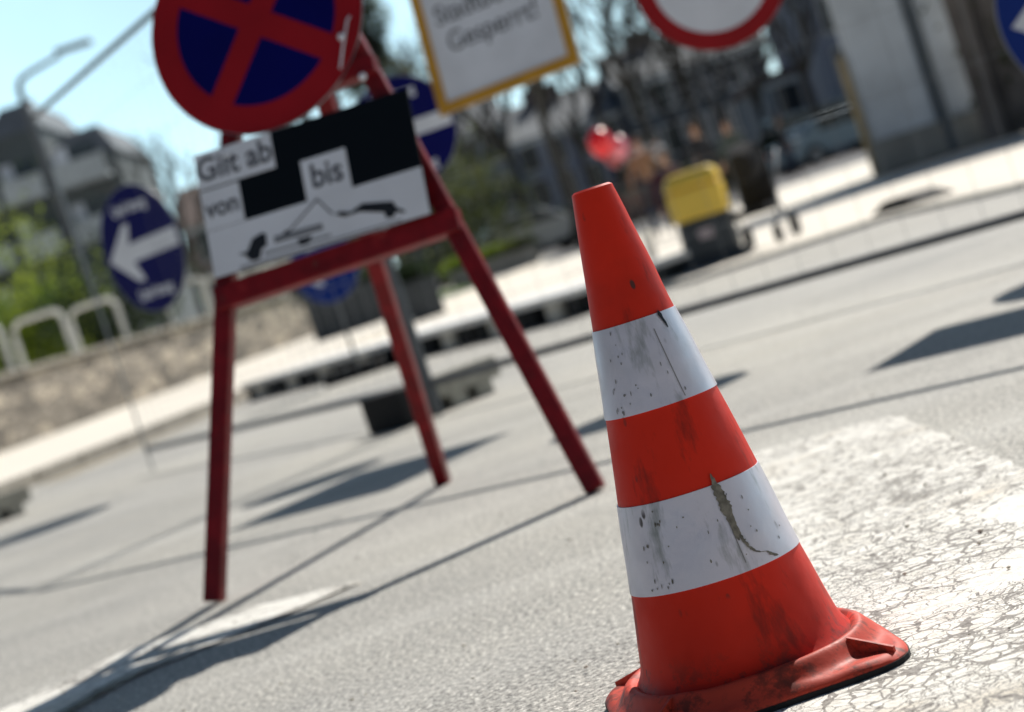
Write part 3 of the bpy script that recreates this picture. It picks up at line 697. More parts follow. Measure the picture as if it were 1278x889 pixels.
def shrub(label, loc, rad, m, n, size, seed, cat='shrub', group=None, name='shrub'):
    rnd = random.Random(seed); t = thing(name, label, cat, loc, 0, group)
    bm = bmesh.new(); leaves(bm, (0, 0, rad[2]*.95), rad, n, size, rnd, 12); obj('foliage', bm, m, t)
    bm = bmesh.new()
    for i in range(6): tube(bm, [(rnd.uniform(-.1, .1), rnd.uniform(-.1, .1), 0), (rnd.uniform(-.4, .4)*rad[0], rnd.uniform(-.3, .3)*rad[1], rad[2]*.6), (rnd.uniform(-.8, .8)*rad[0], rnd.uniform(-.5, .5)*rad[1], rad[2]*1.3)], [.05, .03, .01], 5)
    obj('stem', bm, M['bark'], t); return t
def bare_tree(label, loc, H, seed, group='leafless trees in front of the houses', name='bare_tree', m=None, lv=None, thick=.2):
    rnd = random.Random(seed); t = thing(name, label, 'tree', loc, 0, group)
    bt = bmesh.new(); bb = bmesh.new()
    th = H*.38; p0 = Vector((0, 0, 0)); p1 = Vector((rnd.uniform(-.2, .2), rnd.uniform(-.2, .2), th))
    tube(bt, [p0, (p0+p1)/2+Vector((rnd.uniform(-.1, .1), 0, 0)), p1], [thick, thick*.8, thick*.66], 8)
    ends = []
    def grow(p, d, L, r, dep):
        q = p + d*L*.5 + Vector((rnd.uniform(-.08, .08), rnd.uniform(-.08, .08), 0))*L; e = q + (d+Vector((rnd.uniform(-.2, .2), rnd.uniform(-.2, .2), .12))).normalized()*L*.5
        tube(bb, [p, q, e], [r, r*.8, r*.6], 5 if dep < 2 else 3, False)
        if dep >= 4: ends.append(e); return
        for _ in range(3 if dep < 3 else 4):
            nd = (d + Vector((rnd.uniform(-.8, .8), rnd.uniform(-.8, .8), rnd.uniform(-.15, .5)))).normalized()
            grow(e if rnd.random() < .7 else q, nd, L*rnd.uniform(.6, .82), r*.58, dep+1)
    for _ in range(4):
        grow(p1, Vector((rnd.uniform(-.6, .6), rnd.uniform(-.6, .6), 1)).normalized(), H*.2, thick*.55, 1)
    obj('trunk', bt, m or M['bark'], t, True); obj('branches', bb, m or M['bark'], t)
    if lv:
        bl = bmesh.new()
        for e in ends:
            for _ in range(lv[1]):
                p = e+Vector((rnd.gauss(0, .5), rnd.gauss(0, .5), rnd.gauss(0, .5))); a = Vector((rnd.uniform(-1, 1), rnd.uniform(-1, 1), rnd.uniform(-1, 1))).normalized(); b = a.orthogonal().normalized(); c2 = a.cross(b); s = .09
                bl.faces.new([bl.verts.new(p+b*s), bl.verts.new(p+c2*s*.6), bl.verts.new(p-b*s), bl.verts.new(p-c2*s*.6)])
        obj('crown', bl, lv[0], t)
    return t
def conifer(label, loc, H, r0, seed):
    rnd = random.Random(seed); t = thing('conifer_tree', label, 'tree', loc); bm = bmesh.new()
    for i in range(9000):
        z = rnd.random()**.8; rr = r0*(1-z)*(.75+.25*math.sin(z*40))*math.sqrt(rnd.random()); a = rnd.uniform(0, 6.283)
        p = Vector((rr*math.cos(a), rr*math.sin(a), H*(.12+.88*z))); d = Vector((math.cos(a), math.sin(a), -.35)); s = .28*rnd.uniform(.6, 1.3); q = Vector((-d.y, d.x, rnd.uniform(-.4, .4)))
        bm.faces.new([bm.verts.new(p+d*s), bm.verts.new(p+q*s*.3), bm.verts.new(p-d*s), bm.verts.new(p-q*s*.3)])
    obj('foliage', bm, M['leaf_olive'], t); bm = bmesh.new(); tube(bm, [(0, 0, 0), (0, 0, H*.97)], [.28, .03], 8); obj('trunk', bm, M['bark'], t, True); return t
def px(x, y, Y):   # survey sheet: bearing and height of far things -> metres (used for the background only)
    d = .3123*x+.95*y; r = .95*x-.3123*y; return ((r-468.2)*Y/2500, Y, .456+(515-d)*Y/2500)
def at(x, y, Y, z=None):
    p = px(x, y, Y); return (p[0], p[1], p[2] if z is None else z)
for i, (x, y, Y, rad, m_, lab) in enumerate((
    (10, 440, 47, (.9, .8, 1.0), 'leaf_lime', 'bright lime shrub behind the leftmost steel hoop'),
    (90, 430, 47, (1.1, .9, 1.0), 'leaf_lime', 'bright lime shrub seen through the second steel hoop'),
    (30, 375, 52, (1.5, 1.2, 1.6), 'leaf_lime', 'tall yellow green bush above the leftmost steel hoop'),
    (85, 350, 50, (1.6, 1.2, 1.6), 'leaf_dark', 'dark green bush in front of the balcony block'),
    (128, 405, 44, (1.1, .9, 1.0), 'leaf_dark', 'dark green bush left of the slanted arrow sign'))):
    z0 = gz(Y)+1.15
    shrub(lab, at(x, y, Y, z0), rad, M[m_], 3200, .07, 20+i, group='bushes on the wall terrace')
shrub('small yellow green tree crown right of the half hidden arrow sign', at(556, 258, 58, gz(58)), (1.7, 1.4, 1.9), M['leaf_olive'], 2600, .10, 31, 'tree', name='leafy_tree')
struct(sheet('grass_strip', [(-3.7, 46), (-1.4, 42), (.2, 44), (-1.6, 55), (-3.6, 55)], M['grass'], .13))
# dark planter boxes at the end of the wall
def planter(label, loc, s, rz):
    t = thing('planter', label, 'planter', loc, rz, 'dark planters behind the planks')
    bm = bmesh.new(); box(bm, (0, 0, s[2]/2), s); obj('box', bm, M['bin_dark'], t, bevel=.03)
    bm = bmesh.new(); box(bm, (0, 0, s[2]+.02), (s[0]+.08, s[1]+.08, .05)); obj('rim', bm, M['bin_dark'], t, bevel=.01)
    bm = bmesh.new(); rnd = random.Random(int(s[0]*100)); leaves(bm, (0, 0, s[2]+.18), (s[0]*.42, s[1]*.42, .12), 1500, .05, rnd, 60); obj('plants', bm, M['leaf_dark'], t)
planter('long dark planter behind the low blue arrow sign', at(440, 402, 40, gz(40)), (1.6, .8, .9), .1)
planter('dark square planter seen right of the rear tripod leg', at(524, 380, 32, gz(32)), (.66, .66, .62), .15)
M['planter_grey'] = mat('pale_concrete', (.34, .33, .30), .85, var=.2, scale=3)
for i, (x, lab) in enumerate(((575, 'pale concrete flower trough farthest left in its row'), (618, 'pale concrete flower trough in the middle of its row'), (652, 'pale concrete flower trough next to the dark red car'))):
    p = at(x, 325, 50, gz(50)+.06)
    t = thing('flower_trough', lab, 'planter', p, .1, 'pale flower troughs along the far paving')
    bm = bmesh.new(); taper(bm, 0, .7, .45, .5, .84, .55); obj('trough', bm, M['planter_grey'], t, bevel=.03)
    bm = bmesh.new(); rnd = random.Random(50+i); leaves(bm, (0, 0, .62), (.36, .22, .12), 1500, .05, rnd, 60); obj('plants', bm, M['leaf_lime' if i < 2 else 'leaf_olive'], t)
# ------------------------------------------------------------------ buildings
M['street_dark'] = mat('street_shade_tone', (.16, .16, .165), .85, var=.25, scale=.5)  # far street coloured dark, its shade put into the base colour
M['b_grey'] = mat('blue_grey_render', (.24, .29, .34), .85, var=.2, scale=.4)  # far wall colours lifted towards blue to carry the distance haze
M['b_dark'] = mat('dark_render', (.13, .155, .18), .85, var=.3, scale=.4)
M['block_wall'] = mat('block_render', (.13, .155, .165), .85, var=.2, scale=.4)
M['b_brown'] = mat('brown_render', (.27, .21, .19), .85, var=.2, scale=.4)
M['b_lilac'] = mat('lilac_grey_render', (.32, .36, .45), .85, var=.15, scale=.4)
M['b_conc'] = mat('balcony_concrete', (.80, .86, .88), .8, var=.2, scale=.6)
M['roof_dark'] = mat('slate_roof', (.15, .18, .21), .7, var=.3, scale=1)
M['roof_brown'] = mat('brown_tile_roof', (.14, .095, .08), .8, var=.3, scale=1)
M['shop_frame'] = mat('pale_shopfront', (.40, .40, .38), .6, var=.2, scale=1)  # pale grey for the ground floor window frames
M['frame_white'] = mat('white_window_frame', (.6, .6, .58), .6)
def building(label, x0, x1, Y, h, wm, rm, floors, bays, rooftype='pitch', depth=10, seed=0, name='town_house', win=(1.0, 1.5), shop=True):
    g = gz(Y); t = thing(name, label, 'building', ((x0+x1)/2, Y, g)); w_ = x1-x0; rnd = random.Random(seed)
    bm = bmesh.new(); box(bm, (0, depth/2, h/2), (w_, depth, h)); obj('wall', bm, M[wm], t)
    if rooftype == 'pitch':
        rh = 2.2; ov = .3; bm = bmesh.new()
        a = [(-w_/2-ov, -ov, h), (w_/2+ov, -ov, h), (w_/2+ov, depth/2, h+rh), (-w_/2-ov, depth/2, h+rh), (-w_/2-ov, depth+ov, h), (w_/2+ov, depth+ov, h)]
        v = [bm.verts.new(p) for p in a]; bm.faces.new((v[0], v[1], v[2], v[3])); bm.faces.new((v[3], v[2], v[5], v[4])); bm.faces.new((v[0], v[3], v[4])); bm.faces.new((v[1], v[5], v[2])); bm.faces.new((v[0], v[4], v[5], v[1]))
        rf = obj('roof', bm, M[rm], t)
        for _ in range(2):
            cxx = rnd.uniform(-w_*.35, w_*.35); bm = bmesh.new(); box(bm, (cxx, depth/2-.8, h+rh*.9), (.8, .6, 1.6)); obj('chimney', bm, M['b_brown'], rf)
    else:
        bm = bmesh.new(); box(bm, (0, depth/2, h+.15), (w_+.3, depth+.3, .3)); obj('roof', bm, M[rm], t)
    fh = h/floors
    bm = bmesh.new(); box(bm, (0, -.06, h-.2), (w_, .12, .25)); obj('cornice', bm, M['b_conc'], t)
    for f in range(floors):
        for b in range(bays):
            cx = -w_/2 + w_*(b+.5)/bays; cz = fh*(f+.52)
            ww, wh = (win if f or not shop else (w_/bays*.78, fh*.72)); ww = min(ww, w_/bays*.8); wh = min(wh, fh*.75)
            bm = bmesh.new(); fr = .09
            for dx, dz, sx, sz in ((0, wh/2, ww+fr, fr), (0, -wh/2, ww+fr, fr), (-ww/2, 0, fr, wh-fr), (ww/2, 0, fr, wh-fr)): box(bm, (cx+dx, -.03, cz+dz), (sx, .06, sz))
            wo = obj('window', bm, M['frame_white'] if f else M['shop_frame'], t)
            bm = bmesh.new(); box(bm, (cx, -.012, cz), (ww-fr, .02, wh-fr)); obj('pane', bm, M['glass'], wo)
    return t
# the far side of the square, left to right
building('low house with brown roof right of the slanted arrow sign', -12.6, -4.4, 92, 6.2, 'b_brown', 'roof_brown', 3, 4, seed=1)
building('blue grey house behind the half hidden arrow sign', -4.2, 3.2, 104, 7.2, 'b_grey', 'roof_dark', 3, 5, seed=2)
building('pale grey house behind the yellow framed notice', 3.4, 9.4, 106, 6.0, 'b_lilac', 'roof_dark', 3, 4, seed=3)
building('long dark house behind the red balloons', 9.6, 17.3, 104, 7.0, 'b_dark', 'roof_dark', 3, 6, seed=4)
building('grey house with dark roof left of the white pillars', 13.6, 18.6, 84, 3.9, 'b_grey', 'roof_brown', 2, 3, 'flat', seed=5)
building('tall lilac grey house right beside the white pillars', 15.0, 27, 78, 8.6, 'b_lilac', 'roof_dark', 4, 6, 'flat', seed=6)
# balcony block on the left
def balcony_block(label, xs, Y, hs, floors, seed):
    rnd = random.Random(seed); g = gz(Y); t = thing('apartment_block', label, 'building', (xs[0], Y, g))
    for (a, b, h) in hs:
        bm = bmesh.new(); box(bm, ((a+b)/2-xs[0], 6, h/2), (b-a, 12, h)); wl = obj('wall', bm, M['block_wall'], t)
        bm = bmesh.new(); taper(bm, h, b-a+.4, 12.4, h+1.6, (b-a)*.6, 9); 
        bmesh.ops.translate(bm, verts=bm.verts[:], vec=((a+b)/2-xs[0], 6, 0)); rf = obj('roof', bm, M['roof_dark'], t)
        nf = int(h/2.9)
        for f in range(nf):
            z = (f+1)*2.9-.5
            nb = max(1, int((b-a)/4.4))
            for k in range(nb):
                x0 = a + (b-a)*k/nb; x1 = a+(b-a)*(k+1)/nb-.35
                bm = bmesh.new(); box(bm, ((x0+x1)/2-xs[0], -.75, z-.65), (x1-x0, 1.4, .16)); box(bm, ((x0+x1)/2-xs[0], -1.42, z-.15), (x1-x0, .08, 1.15)); bo = obj('balcony', bm, M['b_conc'], t)
                bm = bmesh.new(); box(bm, ((x0+x1)/2-xs[0], -.02, z+.45), ((x1-x0)*.7, .06, 1.7)); obj('window', bm, M['glass'], t)
                if rnd.random() < .5:
                    bm = bmesh.new(); box(bm, ((x0+x1)/2-xs[0]-.8, -.08, z+.45), (.7, .05, 1.8)); obj('curtain', bm, M['sign_white'], t)
    bm = bmesh.new(); box(bm, (hs[-2][1]-xs[0]-.9, 4, hs[-2][2]+1.2), (.6, .6, 1.6)); obj('chimney', bm, M['b_brown'], t)
balcony_block('stepped apartment block with stacked concrete balconies on the left', (-34, -17), 100, [(-36, -22.9, 14.6), (-22.9, -21.2, 13.9), (-21.2, -18.8, 13.8), (-18.8, -15.6, 11.6)], 5, 8)
# white gate pillars on the right
M['strip'] = mat('faded_ochre_paint', (.46, .36, .20), .8, var=.2, scale=3)
M['pillar'] = mat('off_white_render', (.84, .90, .96), .8, var=.25, scale=1.3)
def pillar(label, x, y, w_, H, extra):
    t = thing('gate_pillar', label, 'pillar', (x, y, gz(y)+.06), R(-14), 'white gate pillars at the right')
    bm = bmesh.new(); box(bm, (0, 1.6, H/2), (w_, 4.0, H)); obj('shaft', bm, M['pillar'], t, bevel=.02)
    bm = bmesh.new(); box(bm, (0, 1.6, .22), (w_+.10, 4.14, .44)); obj('plinth', bm, M['planter_grey'], t, bevel=.02)
    bm = bmesh.new(); box(bm, (0, 1.6, H+.12), (w_+.14, 4.3, .24)); obj('cap', bm, M['planter_grey'], t, bevel=.03)
    if extra:
        bm = bmesh.new(); tube(bm, [(-w_/2-.05, -.42, 0), (-w_/2-.05, -.42, 1.6)], .055, 10); obj('warning_strip', bm, M['strip'], t, True)
        bm = bmesh.new(); tube(bm, [(w_/2+.09, -.38, 0), (w_/2+.09, -.38, H)], .075, 10); obj('gap_shade', bm, M['b_dark'], t, True)  # dark tube added to stand for the shaded gap between the pillars
pillar('left white gate pillar with a yellow strip on its edge', 5.75, 26, .86, 4.6, True)
pillar('right white gate pillar beside the dark ivy', 6.80, 25.8, 1.02, 4.6, False)
# dark garden wall with ivy
M['b_planks'] = mat('weathered_brown_boards', (.19, .165, .15), .85, var=.4, scale=2)
bm = bmesh.new(); box(bm, (0, 0, 1.9), (9.5, .3, 3.8))
gw = thing('garden_wall', 'tall dark garden wall at the right behind the blue arrow sign', 'wall', (8.75, 20.6, .06), R(-62))
obj('wall_panel', bm, M['b_planks'], gw)
for i in range(6):
    bm = bmesh.new(); box(bm, (-4.3+1.7*i, -.2, 1.9), (.12, .08, 3.8)); obj('batten', bm, M['b_planks'], gw)
rnd = random.Random(3)
iv = thing('ivy', 'dark ivy with a few yellow green tips beside the white pillars', 'plant', (7.70, 22.5, .06), R(-62))
bm = bmesh.new(); leaves(bm, (.25, 0, 1.45), (1.7, .2, 1.3), 8500, .055, rnd, 26); obj('foliage', bm, M['leaf_olive'], iv)
bm = bmesh.new(); leaves(bm, (-.2, -.25, 2.25), (.55, .2, .22), 900, .05, rnd, 6); obj('young_leaves', bm, M['leaf_lime'], iv)
bm = bmesh.new()
for i in range(5): tube(bm, [(-1+.5*i, .1, 0), (-.9+.5*i, .12, 1.0), (-1.1+.5*i, .1, 2.4)], [.03, .02, .01], 5)
obj('stem', bm, M['bark'], iv)
# raised bed edge / kerb on the right
bm = bmesh.new()
kp = [(2.45, 13.1), (2.62, 12.2), (2.85, 10.5)]
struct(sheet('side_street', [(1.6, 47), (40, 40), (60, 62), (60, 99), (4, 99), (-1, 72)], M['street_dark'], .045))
hd = thing('hedge', 'long low clipped hedge in front of the houses across the square', 'hedge', (9.5, 73, gz(73)+.05))
bm = bmesh.new(); rnd = random.Random(77); leaves(bm, (0, 0, .8), (5.5, .5, .55), 6000, .13, rnd, 60); obj('foliage', bm, M['leaf_dark'], hd)
bm = bmesh.new(); tube(bm, [(-8, 0, .1), (8, 0, .1)], .06, 6); obj('stem', bm, M['bark'], hd)
t = thing('kerb_ramp', 'black rubber ramp lying against the kerb at the far right', 'kerb ramp', (2.72, 12.75, .004), R(-70))
bm = bmesh.new(); prism(bm, [(-.32, 0), (.32, 0), (.30, .05), (.1, .10), (-.12, .10), (-.30, .04)], -.13, .13); obj('wedge', bm, M['black_rubber'], t, bevel=.01)
# ------------------------------------------------------------------ street lamp
lx, ly, _ = at(25, 104, 45); t = thing('street_lamp', 'tall grey street lamp with a long arm above the apartment block', 'street lamp', (lx+.1, 45, gz(45)))
bm = bmesh.new(); tube(bm, [(.0, 0, 0), (0, 0, 4), (-.1, 0, 7.5)], [.15, .11, .075], 12); obj('pole', bm, M['galv_dark'], t, True)
bm = bmesh.new(); tube(bm, [(-.1, 0, 7.42), (-.02, 0, 7.62), (.25, 0, 7.72), (1.0, 0, 7.88)], [.075, .07, .06, .05], 10); obj('arm', bm, M['galv_dark'], t, True)
bm = bmesh.new(); box(bm, (1.35, 0, 7.96), (.85, .3, .12), None); obj('lamp_head', bm, M['roof_dark'], t, bevel=.04)
# ------------------------------------------------------------------ trees
conifer('tall slim conifer between the red disc and the yellow framed notice', at(505, 200, 78, gz(78)), 19, 2.6, 5)
tl = [(455, 60, 15, 60, 'thin leafless tree just right of the no stopping disc'), (600, 86, 13, 61, 'leafless tree rising behind the yellow framed notice'), (668, 64, 9.5, 62, 'leafless tree right of the yellow framed notice'), (728, 52, 9, 63, 'leafless tree with dark trunk left of the red balloons'), (792, 74, 12, 64, 'leafless tree between yellow notice and prohibition sign'),
      (840, 58, 9.5, 65, 'leafless tree directly under the left rim of the prohibition sign'), (905, 66, 9.5, 66, 'leafless tree under the right rim of the prohibition sign'), (935, 80, 7.5, 67, 'leafless tree above the pale blue car'), (1035, 70, 8, 68, 'leafless tree just left of the white pillars')]
tl += [(640, 90, 11, 72, 'distant leafless tree above the lime troughs'), (760, 88, 10, 73, 'distant leafless tree directly above the red balloons'), (870, 92, 10, 74, 'distant leafless tree above the yellow bin'), (975, 74, 7, 75, 'leafless tree behind the walking person')]
for x, Y, H, sd_, lab in tl:
    r_h = (515-.3123*x)/.95; bare_tree(lab, at(x, r_h, Y, gz(Y)), H, sd_)
bare_tree('wispy tree rising behind the gap between the arrow sign and the board', at(262, 400, 84, gz(84)), 11.5, 71)
# ------------------------------------------------------------------ vehicles
def car(label, loc, rz, paint, van=False, name='parked_car', cat='car', group='cars parked across the square'):
    t = thing(name, label, cat, loc, rz, group)
    L, Wd = (2.45, .92) if van else (2.1, .86)
    if van:
        body = [(-L, .35), (-L, 1.95), (-L+.15, 2.08), (1.15, 2.08), (1.75, 1.25), (L-.08, 1.02), (L, .7), (L, .35)]
        wins = [[(1.20, 1.90), (1.66, 1.26), (.62, 1.26), (.62, 1.90)], [(.45, 1.90), (.45, 1.30), (-.6, 1.30), (-.6, 1.90)], [(-.78, 1.90), (-.78, 1.30), (-2.2, 1.30), (-2.2, 1.90)]]; shield = ((1.20, 2.0), (1.76, 1.28)); rear = ((-L, 1.3), (-L, 1.88))
    else:
        body = [(-L, .32), (-L, .82), (-L+.12, .98), (-1.55, 1.02), (-1.05, 1.42), (.35, 1.46), (1.1, 1.0), (1.95, .86), (L, .68), (L, .32)]
        wins = [[(.30, 1.38), (.92, 1.02), (-.05, 1.02), (-.05, 1.40)], [(-.13, 1.40), (-.13, 1.02), (-.98, 1.02), (-.98, 1.38)]]; shield = ((.40, 1.43), (1.06, 1.03)); rear = ((-1.52, 1.05), (-1.09, 1.39))
    bm = bmesh.new(); prism(bm, body, -Wd, Wd); obj('body', bm, paint, t, bevel=.06)
    for s in (-1, 1):
        for wv in wins:
            bm = bmesh.new(); prism(bm, wv, s*(Wd+.002), s*(Wd+.012)); obj('side_window', bm, M['glass'], t)
    for nm, ((xa, za), (xb, zb)) in (('windscreen', shield), ('rear_window', rear)):
        bm = bmesh.new(); dx, dz = zb-za, -(xb-xa); l_ = math.hypot(dx, dz) or 1; s_ = 1 if (nm == 'windscreen') else -1
        nx, nz = abs(dx)/l_*s_*.014, abs(dz)/l_*.014
        v = [bm.verts.new(p) for p in ((xa+nx, -Wd+.1, za+nz), (xa+nx, Wd-.1, za+nz), (xb+nx, Wd-.1, zb+nz), (xb+nx, -Wd+.1, zb+nz))]; bm.faces.new(v); obj(nm, bm, M['glass'], t)
    for x in (-L+.75, L-.80):
        for s in (-1, 1):
            bm = bmesh.new(); bmesh.ops.create_cone(bm, cap_ends=True, segments=24, radius1=.33, radius2=.33, depth=.2, matrix=Matrix.Translation((x, s*(Wd-.07), .33)) @ Matrix.Rotation(R(90), 4, 'X')); wh = obj('wheel', bm, M['tyre'], t)
            bm = bmesh.new(); bmesh.ops.create_cone(bm, cap_ends=True, segments=16, radius1=.19, radius2=.19, depth=.02, matrix=Matrix.Translation((x, s*(Wd+.04), .33)) @ Matrix.Rotation(R(90), 4, 'X')); obj('rim', bm, M['rim'], wh)
    for s in (-1, 1):
        bm = bmesh.new(); box(bm, (L-.01, s*(Wd-.2), .72), (.05, .26, .14)); obj('headlight', bm, M['sign_white'], t, bevel=.02)
        bm = bmesh.new(); box(bm, (-L+.01, s*(Wd-.16), .76), (.05, .2, .16)); obj('tail_light', bm, M['sign_red'], t, bevel=.02)
    return t
def paint(n, c): return mat(n, c, .25, metal=.2, spec=.7)
car('dark red parked car just left of the cone tip', (5.0, 62, gz(62)+.06), R(12), paint('dark_red_paint', (.20, .010, .016)))
car('pale blue parked car behind the standing person', (11.8, 63, gz(63)+.06), R(20), paint('pale_blue_paint', (.25, .34, .40)))
car('dark brown parked car left of the white pillars', (15.6, 70, gz(70)+.06), R(8), paint('brown_paint', (.08, .05, .04)))
car('grey blue van with a bright roof above the pale blue car', (14.2, 76, gz(76)+.06), R(6), paint('grey_blue_paint', (.30, .36, .40)), van=True, name='parked_van', cat='van', group=None)
car('dark parked car under the slanted rail of the red tripod', (-.4, 64, gz(64)+.06), R(10), paint('graphite_paint', (.07, .08, .09)))
car('silver parked car seen right of the rear tripod leg', (1.6, 60, gz(60)+.06), R(14), paint('silver_paint', (.45, .46, .46)))
# ------------------------------------------------------------------ people
def skinmesh(name, joints, edges, m, parent, sub=1):
    me = bpy.data.meshes.new(name); me.from_pydata([j[:3] for j in joints], edges, []); o = bpy.data.objects.new(name, me); COL.objects.link(o)
    sk = o.modifiers.new('s', 'SKIN'); lay = me.skin_vertices[0].data
    for i, j in enumerate(joints): lay[i].radius = (j[3], j[4] if len(j) > 4 else j[3]); lay[i].use_root = (i == 0)
    o.modifiers.new('u', 'SUBSURF').levels = sub
    dg = bpy.context.evaluated_depsgraph_get(); me2 = bpy.data.meshes.new_from_object(o.evaluated_get(dg)); me2.name = name
    bpy.data.objects.remove(o); me2.materials.clear(); me2.materials.append(m); me2.shade_smooth()
    return link(bpy.data.objects.new(name, me2), parent)
def cloth(n, c): return mat(n, c, .9, var=.2, scale=9)
M['hair'] = mat('dark_hair', (.025, .018, .013), .8)
def person(label, loc, rz, top, bottom, hair='hair', sit=False, raise_arm=False, stride=.12, group='people on the square', hat=None):
    t = thing('person', label, 'person', loc, rz, None)
    zh = .50 if sit else .92       # hip height
    o = zh-.92
    kn = [(-.10, -.42, zh-.02), (.10, -.42, zh-.02)] if sit else [(-.10, -.06-stride*.4, .50), (.10, .02+stride*.3, .50)]
    an = [(-.10, -.44, .08), (.10, -.44, .08)] if sit else [(-.10, -stride, .08), (.11, stride, .08)]
    lh = (-.30, -.10, .86+o); le = (-.27, .03, 1.10+o)
    rh = (.34, -.30, 1.42+o) if raise_arm else (.30, -.12, .86+o); re = (.33, -.10, 1.16+o) if raise_arm else (.27, .03, 1.10+o)
    J = [(0, 0, .95+o, .13, .10), (0, 0, 1.15+o, .12, .09), (0, .01, 1.36+o, .15, .10), (0, .01, 1.47+o, .055), (0, -.01, 1.56+o, .062), (0, -.015, 1.64+o, .082), (0, 0, 1.71+o, .06),
         (-.17, .01, 1.40+o, .052), (*le, .040), (*lh, .028), (lh[0], lh[1]-.03, lh[2]-.07, .030),
         (.17, .01, 1.40+o, .052), (*re, .040), (*rh, .028), (rh[0], rh[1]-.04, rh[2]+(.06 if raise_arm else -.07), .030),
         (-.09, 0, .90+o, .085), (*kn[0], .062), (*an[0], .042), (an[0][0], an[0][1]-.15, .035, .035),
         (.09, 0, .90+o, .085), (*kn[1], .062), (*an[1], .042), (an[1][0], an[1][1]-.15, .035, .035)]
    E = [(0, 1), (1, 2), (2, 3), (3, 4), (4, 5), (5, 6), (2, 7), (7, 8), (8, 9), (9, 10), (2, 11), (11, 12), (12, 13), (13, 14), (0, 15), (15, 16), (16, 17), (17, 18), (0, 19), (19, 20), (20, 21), (21, 22)]
    n0 = len(J)
    for hi, hp_, up in ((10, lh, -1), (14, rh, 1 if raise_arm else -1)):
        hx, hy, hz = J[hi][:3]
        for f in range(4):
            a = (hx-.02+.013*f, hy-.01, hz+up*.035, .009); b = (hx-.02+.014*f, hy-.025, hz+up*(.065+.006*(f in (1, 2))), .008)
            J += [a, b]; E += [(hi, len(J)-2), (len(J)-2, len(J)-1)]
        J.append((hx+(.035 if hx < 0 else -.035), hy-.02, hz+up*.02, .010)); E.append((hi, len(J)-1))
    body = skinmesh('body', J, E, M['skin'], t)
    def s(i, k): return (*J[i][:3], *(x*k for x in J[i][3:]))
    T = [s(0, 1.18), s(1, 1.18), s(2, 1.16), (0, .01, 1.45+o, .075), s(7, 1.3), s(8, 1.35), (lh[0], lh[1], lh[2]+.02, .042), s(11, 1.3), s(12, 1.35), (rh[0], rh[1], rh[2]+(-.02 if raise_arm else .02), .042), (0, 0, .86+o, .15, .12)]
    skinmesh('jacket', T, [(0, 1), (1, 2), (2, 3), (2, 4), (4, 5), (5, 6), (2, 7), (7, 8), (8, 9), (0, 10)], top, t)
    Bt = [(0, 0, .93+o, .14, .115), s(15, 1.15), s(16, 1.25), s(17, 1.45), s(19, 1.15), s(20, 1.25), s(21, 1.45)]
    skinmesh('trousers', Bt, [(0, 1), (1, 2), (2, 3), (0, 4), (4, 5), (5, 6)], bottom, t)
    for k in (0, 1):
        skinmesh('shoe', [(an[k][0], an[k][1]+.03, .045, .048), (an[k][0], an[k][1]-.08, .042, .045), (an[k][0], an[k][1]-.19, .036, .038)], [(0, 1), (1, 2)], M['black_rubber'], t)
    for ex in (-.032, .032):
        bm = bmesh.new(); bmesh.ops.create_uvsphere(bm, u_segments=8, v_segments=6, radius=.012, matrix=Matrix.Translation((ex, -.094, 1.645+o))); obj('eye', bm, M['ink'], t)
    bm = bmesh.new(); tube(bm, [(0, -.085, 1.645+o), (0, -.115, 1.605+o), (0, -.09, 1.598+o)], [.008, .015, .008], 6); obj('nose', bm, M['skin'], t, True)
    bm = bmesh.new(); box(bm, (0, -.088, 1.567+o), (.045, .012, .008)); obj('mouth', bm, M['sign_red'], t)
    bm = bmesh.new(); bmesh.ops.create_uvsphere(bm, u_segments=20, v_segments=14, radius=.115, matrix=Matrix.Translation((0, .022, 1.675+o)) @ Matrix.Diagonal((.92, 1, 1.08, 1)))
    bmesh.ops.delete(bm, geom=[v for v in bm.verts if v.co.y < -.055 and v.co.z < 1.71+o], context='VERTS'); obj('hair' if not hat else 'cap', bm, M[hair] if not hat else hat, t, True)
    return t
blk = cloth('black_jacket', (.02, .021, .026)); jean = cloth('dark_jeans', (.03, .045, .08)); tan = cloth('tan_coat', (.30, .17, .10)); plum = cloth('plum_jacket', (.07, .02, .035)); green_g = cloth('grey_green_jacket', (.07, .09, .08)); pal = cloth('pale_trousers', (.30, .29, .27))
person('person in a dark jacket walking in front of the pale blue car', (8.9, 55, gz(55)+.06), R(60), blk, jean, stride=.22)
person('person in a black jacket standing behind the yellow bin', (4.35, 36, gz(36)+.06), R(20), blk, green_g)
person('person in a tan coat holding the red balloons', (3.12, 34, gz(34)+.06), R(-10), tan, jean, raise_arm=True)
white_hat = cloth('white_hat', (.62, .63, .65))
person('seated person in a plum jacket and white hat on the bench', (3.02, 29.6, gz(29.6)+.06), R(15), plum, blk, sit=True, hat=white_hat)
person('person in a grey green jacket right of the black jacketed one', (5.6, 41, gz(41)+.06), R(-30), green_g, pal)
t = thing('bench', 'dark slatted bench under the seated person in the white hat', 'bench', (3.02, 29.72, gz(29.7)+.06), R(15))
for j in range(3):
    bm = bmesh.new(); box(bm, (0, -.15+.13*j, .40), (1.4, .1, .035)); obj('seat_slat', bm, M['b_planks'], t)
bm = bmesh.new(); box(bm, (0, .24, .62), (1.4, .03, .12)); box(bm, (0, .26, .80), (1.4, .03, .12)); obj('backrest', bm, M['b_planks'], t)
for sx in (-.6, .6):
    bm = bmesh.new(); tube(bm, [(sx, -.18, 0), (sx, -.16, .38)], .02, 8); tube(bm, [(sx, .2, 0), (sx, .2, .4), (sx, .28, .88)], .02, 8); obj('leg', bm, M['galv_dark'], t, True)
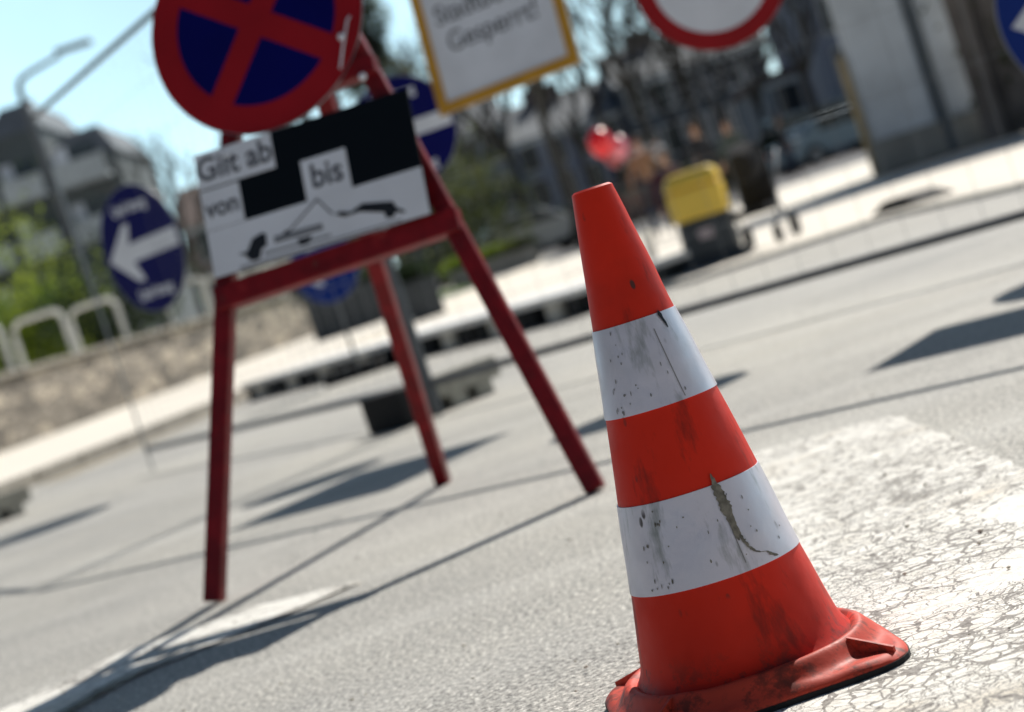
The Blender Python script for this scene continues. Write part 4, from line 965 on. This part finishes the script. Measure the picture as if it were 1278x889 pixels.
# balloons
def balloon(label, loc, r, m):
    t = thing('balloon', label, 'balloon', loc, 0, None)
    bm = bmesh.new(); lathe(bm, [(.001, r*1.12), (r*.5, r*1.0), (r*.85, r*.6), (r, r*.1), (r*.93, -r*.4), (r*.65, -r*.85), (r*.25, -r*1.2), (r*.05, -r*1.32), (r*.12, -r*1.42)], 24); obj('skin', bm, m, t, True)
    return t
def bal(n, c):
    m = mat(n, c, .25, spec=.6); m.node_tree.nodes['Principled BSDF'].inputs['Transmission Weight'].default_value = .0
    m.node_tree.nodes['Principled BSDF'].inputs['Subsurface Weight'].default_value = .5; m.node_tree.nodes['Principled BSDF'].inputs['Subsurface Radius'].default_value = (.3, .1, .1); return m
bals = [('large bright red balloon, the left one of the bunch', at(748, 178, 33.5), .21, bal('red_latex', (.85, .01, .02)), 0), ('pink balloon at the right of the bunch', at(772, 184, 33.8), .17, bal('pink_latex', (.75, .22, .28)), 1), ('dark red balloon lowest of the bunch', at(764, 196, 34.2), .15, bal('dark_red_latex', (.30, .008, .02)), 2)]
hand = Vector((3.12+.30, 34-.40, 1.60+gz(34)))
for lab, p, r_, m_, _ in bals:
    b_ = balloon(lab, p, r_, m_); bm = bmesh.new(); q = hand - Vector(p); tube(bm, [(0, 0, -r_*1.4), tuple(q*.5+Vector((0, 0, -.1))), tuple(q)], .004, 4); obj('string', bm, M['sign_white'], b_)
# ------------------------------------------------------------------ small litter on the road
pebble_m = mat('pale_pebble', (.50, .46, .38), .8)
rnd = random.Random(9); bm = bmesh.new()
for i in range(420):
    y = rnd.uniform(1.6, 9); x = rnd.uniform(-.45, .55)*y*.6; r_ = rnd.uniform(.0012, .004)
    if math.hypot(x-CX, y-CY) < .21: continue
    mt = Matrix.Translation((x, y, gz(y)+.005+r_*.3)) @ Matrix.Rotation(rnd.uniform(0, 3), 4, 'Z') @ Matrix.Diagonal((1, rnd.uniform(.5, 1), .5, 1))
    bmesh.ops.create_icosphere(bm, subdivisions=1, radius=r_, matrix=mt)
o = obj('road_grit', bm, pebble_m); o['kind'] = 'stuff'
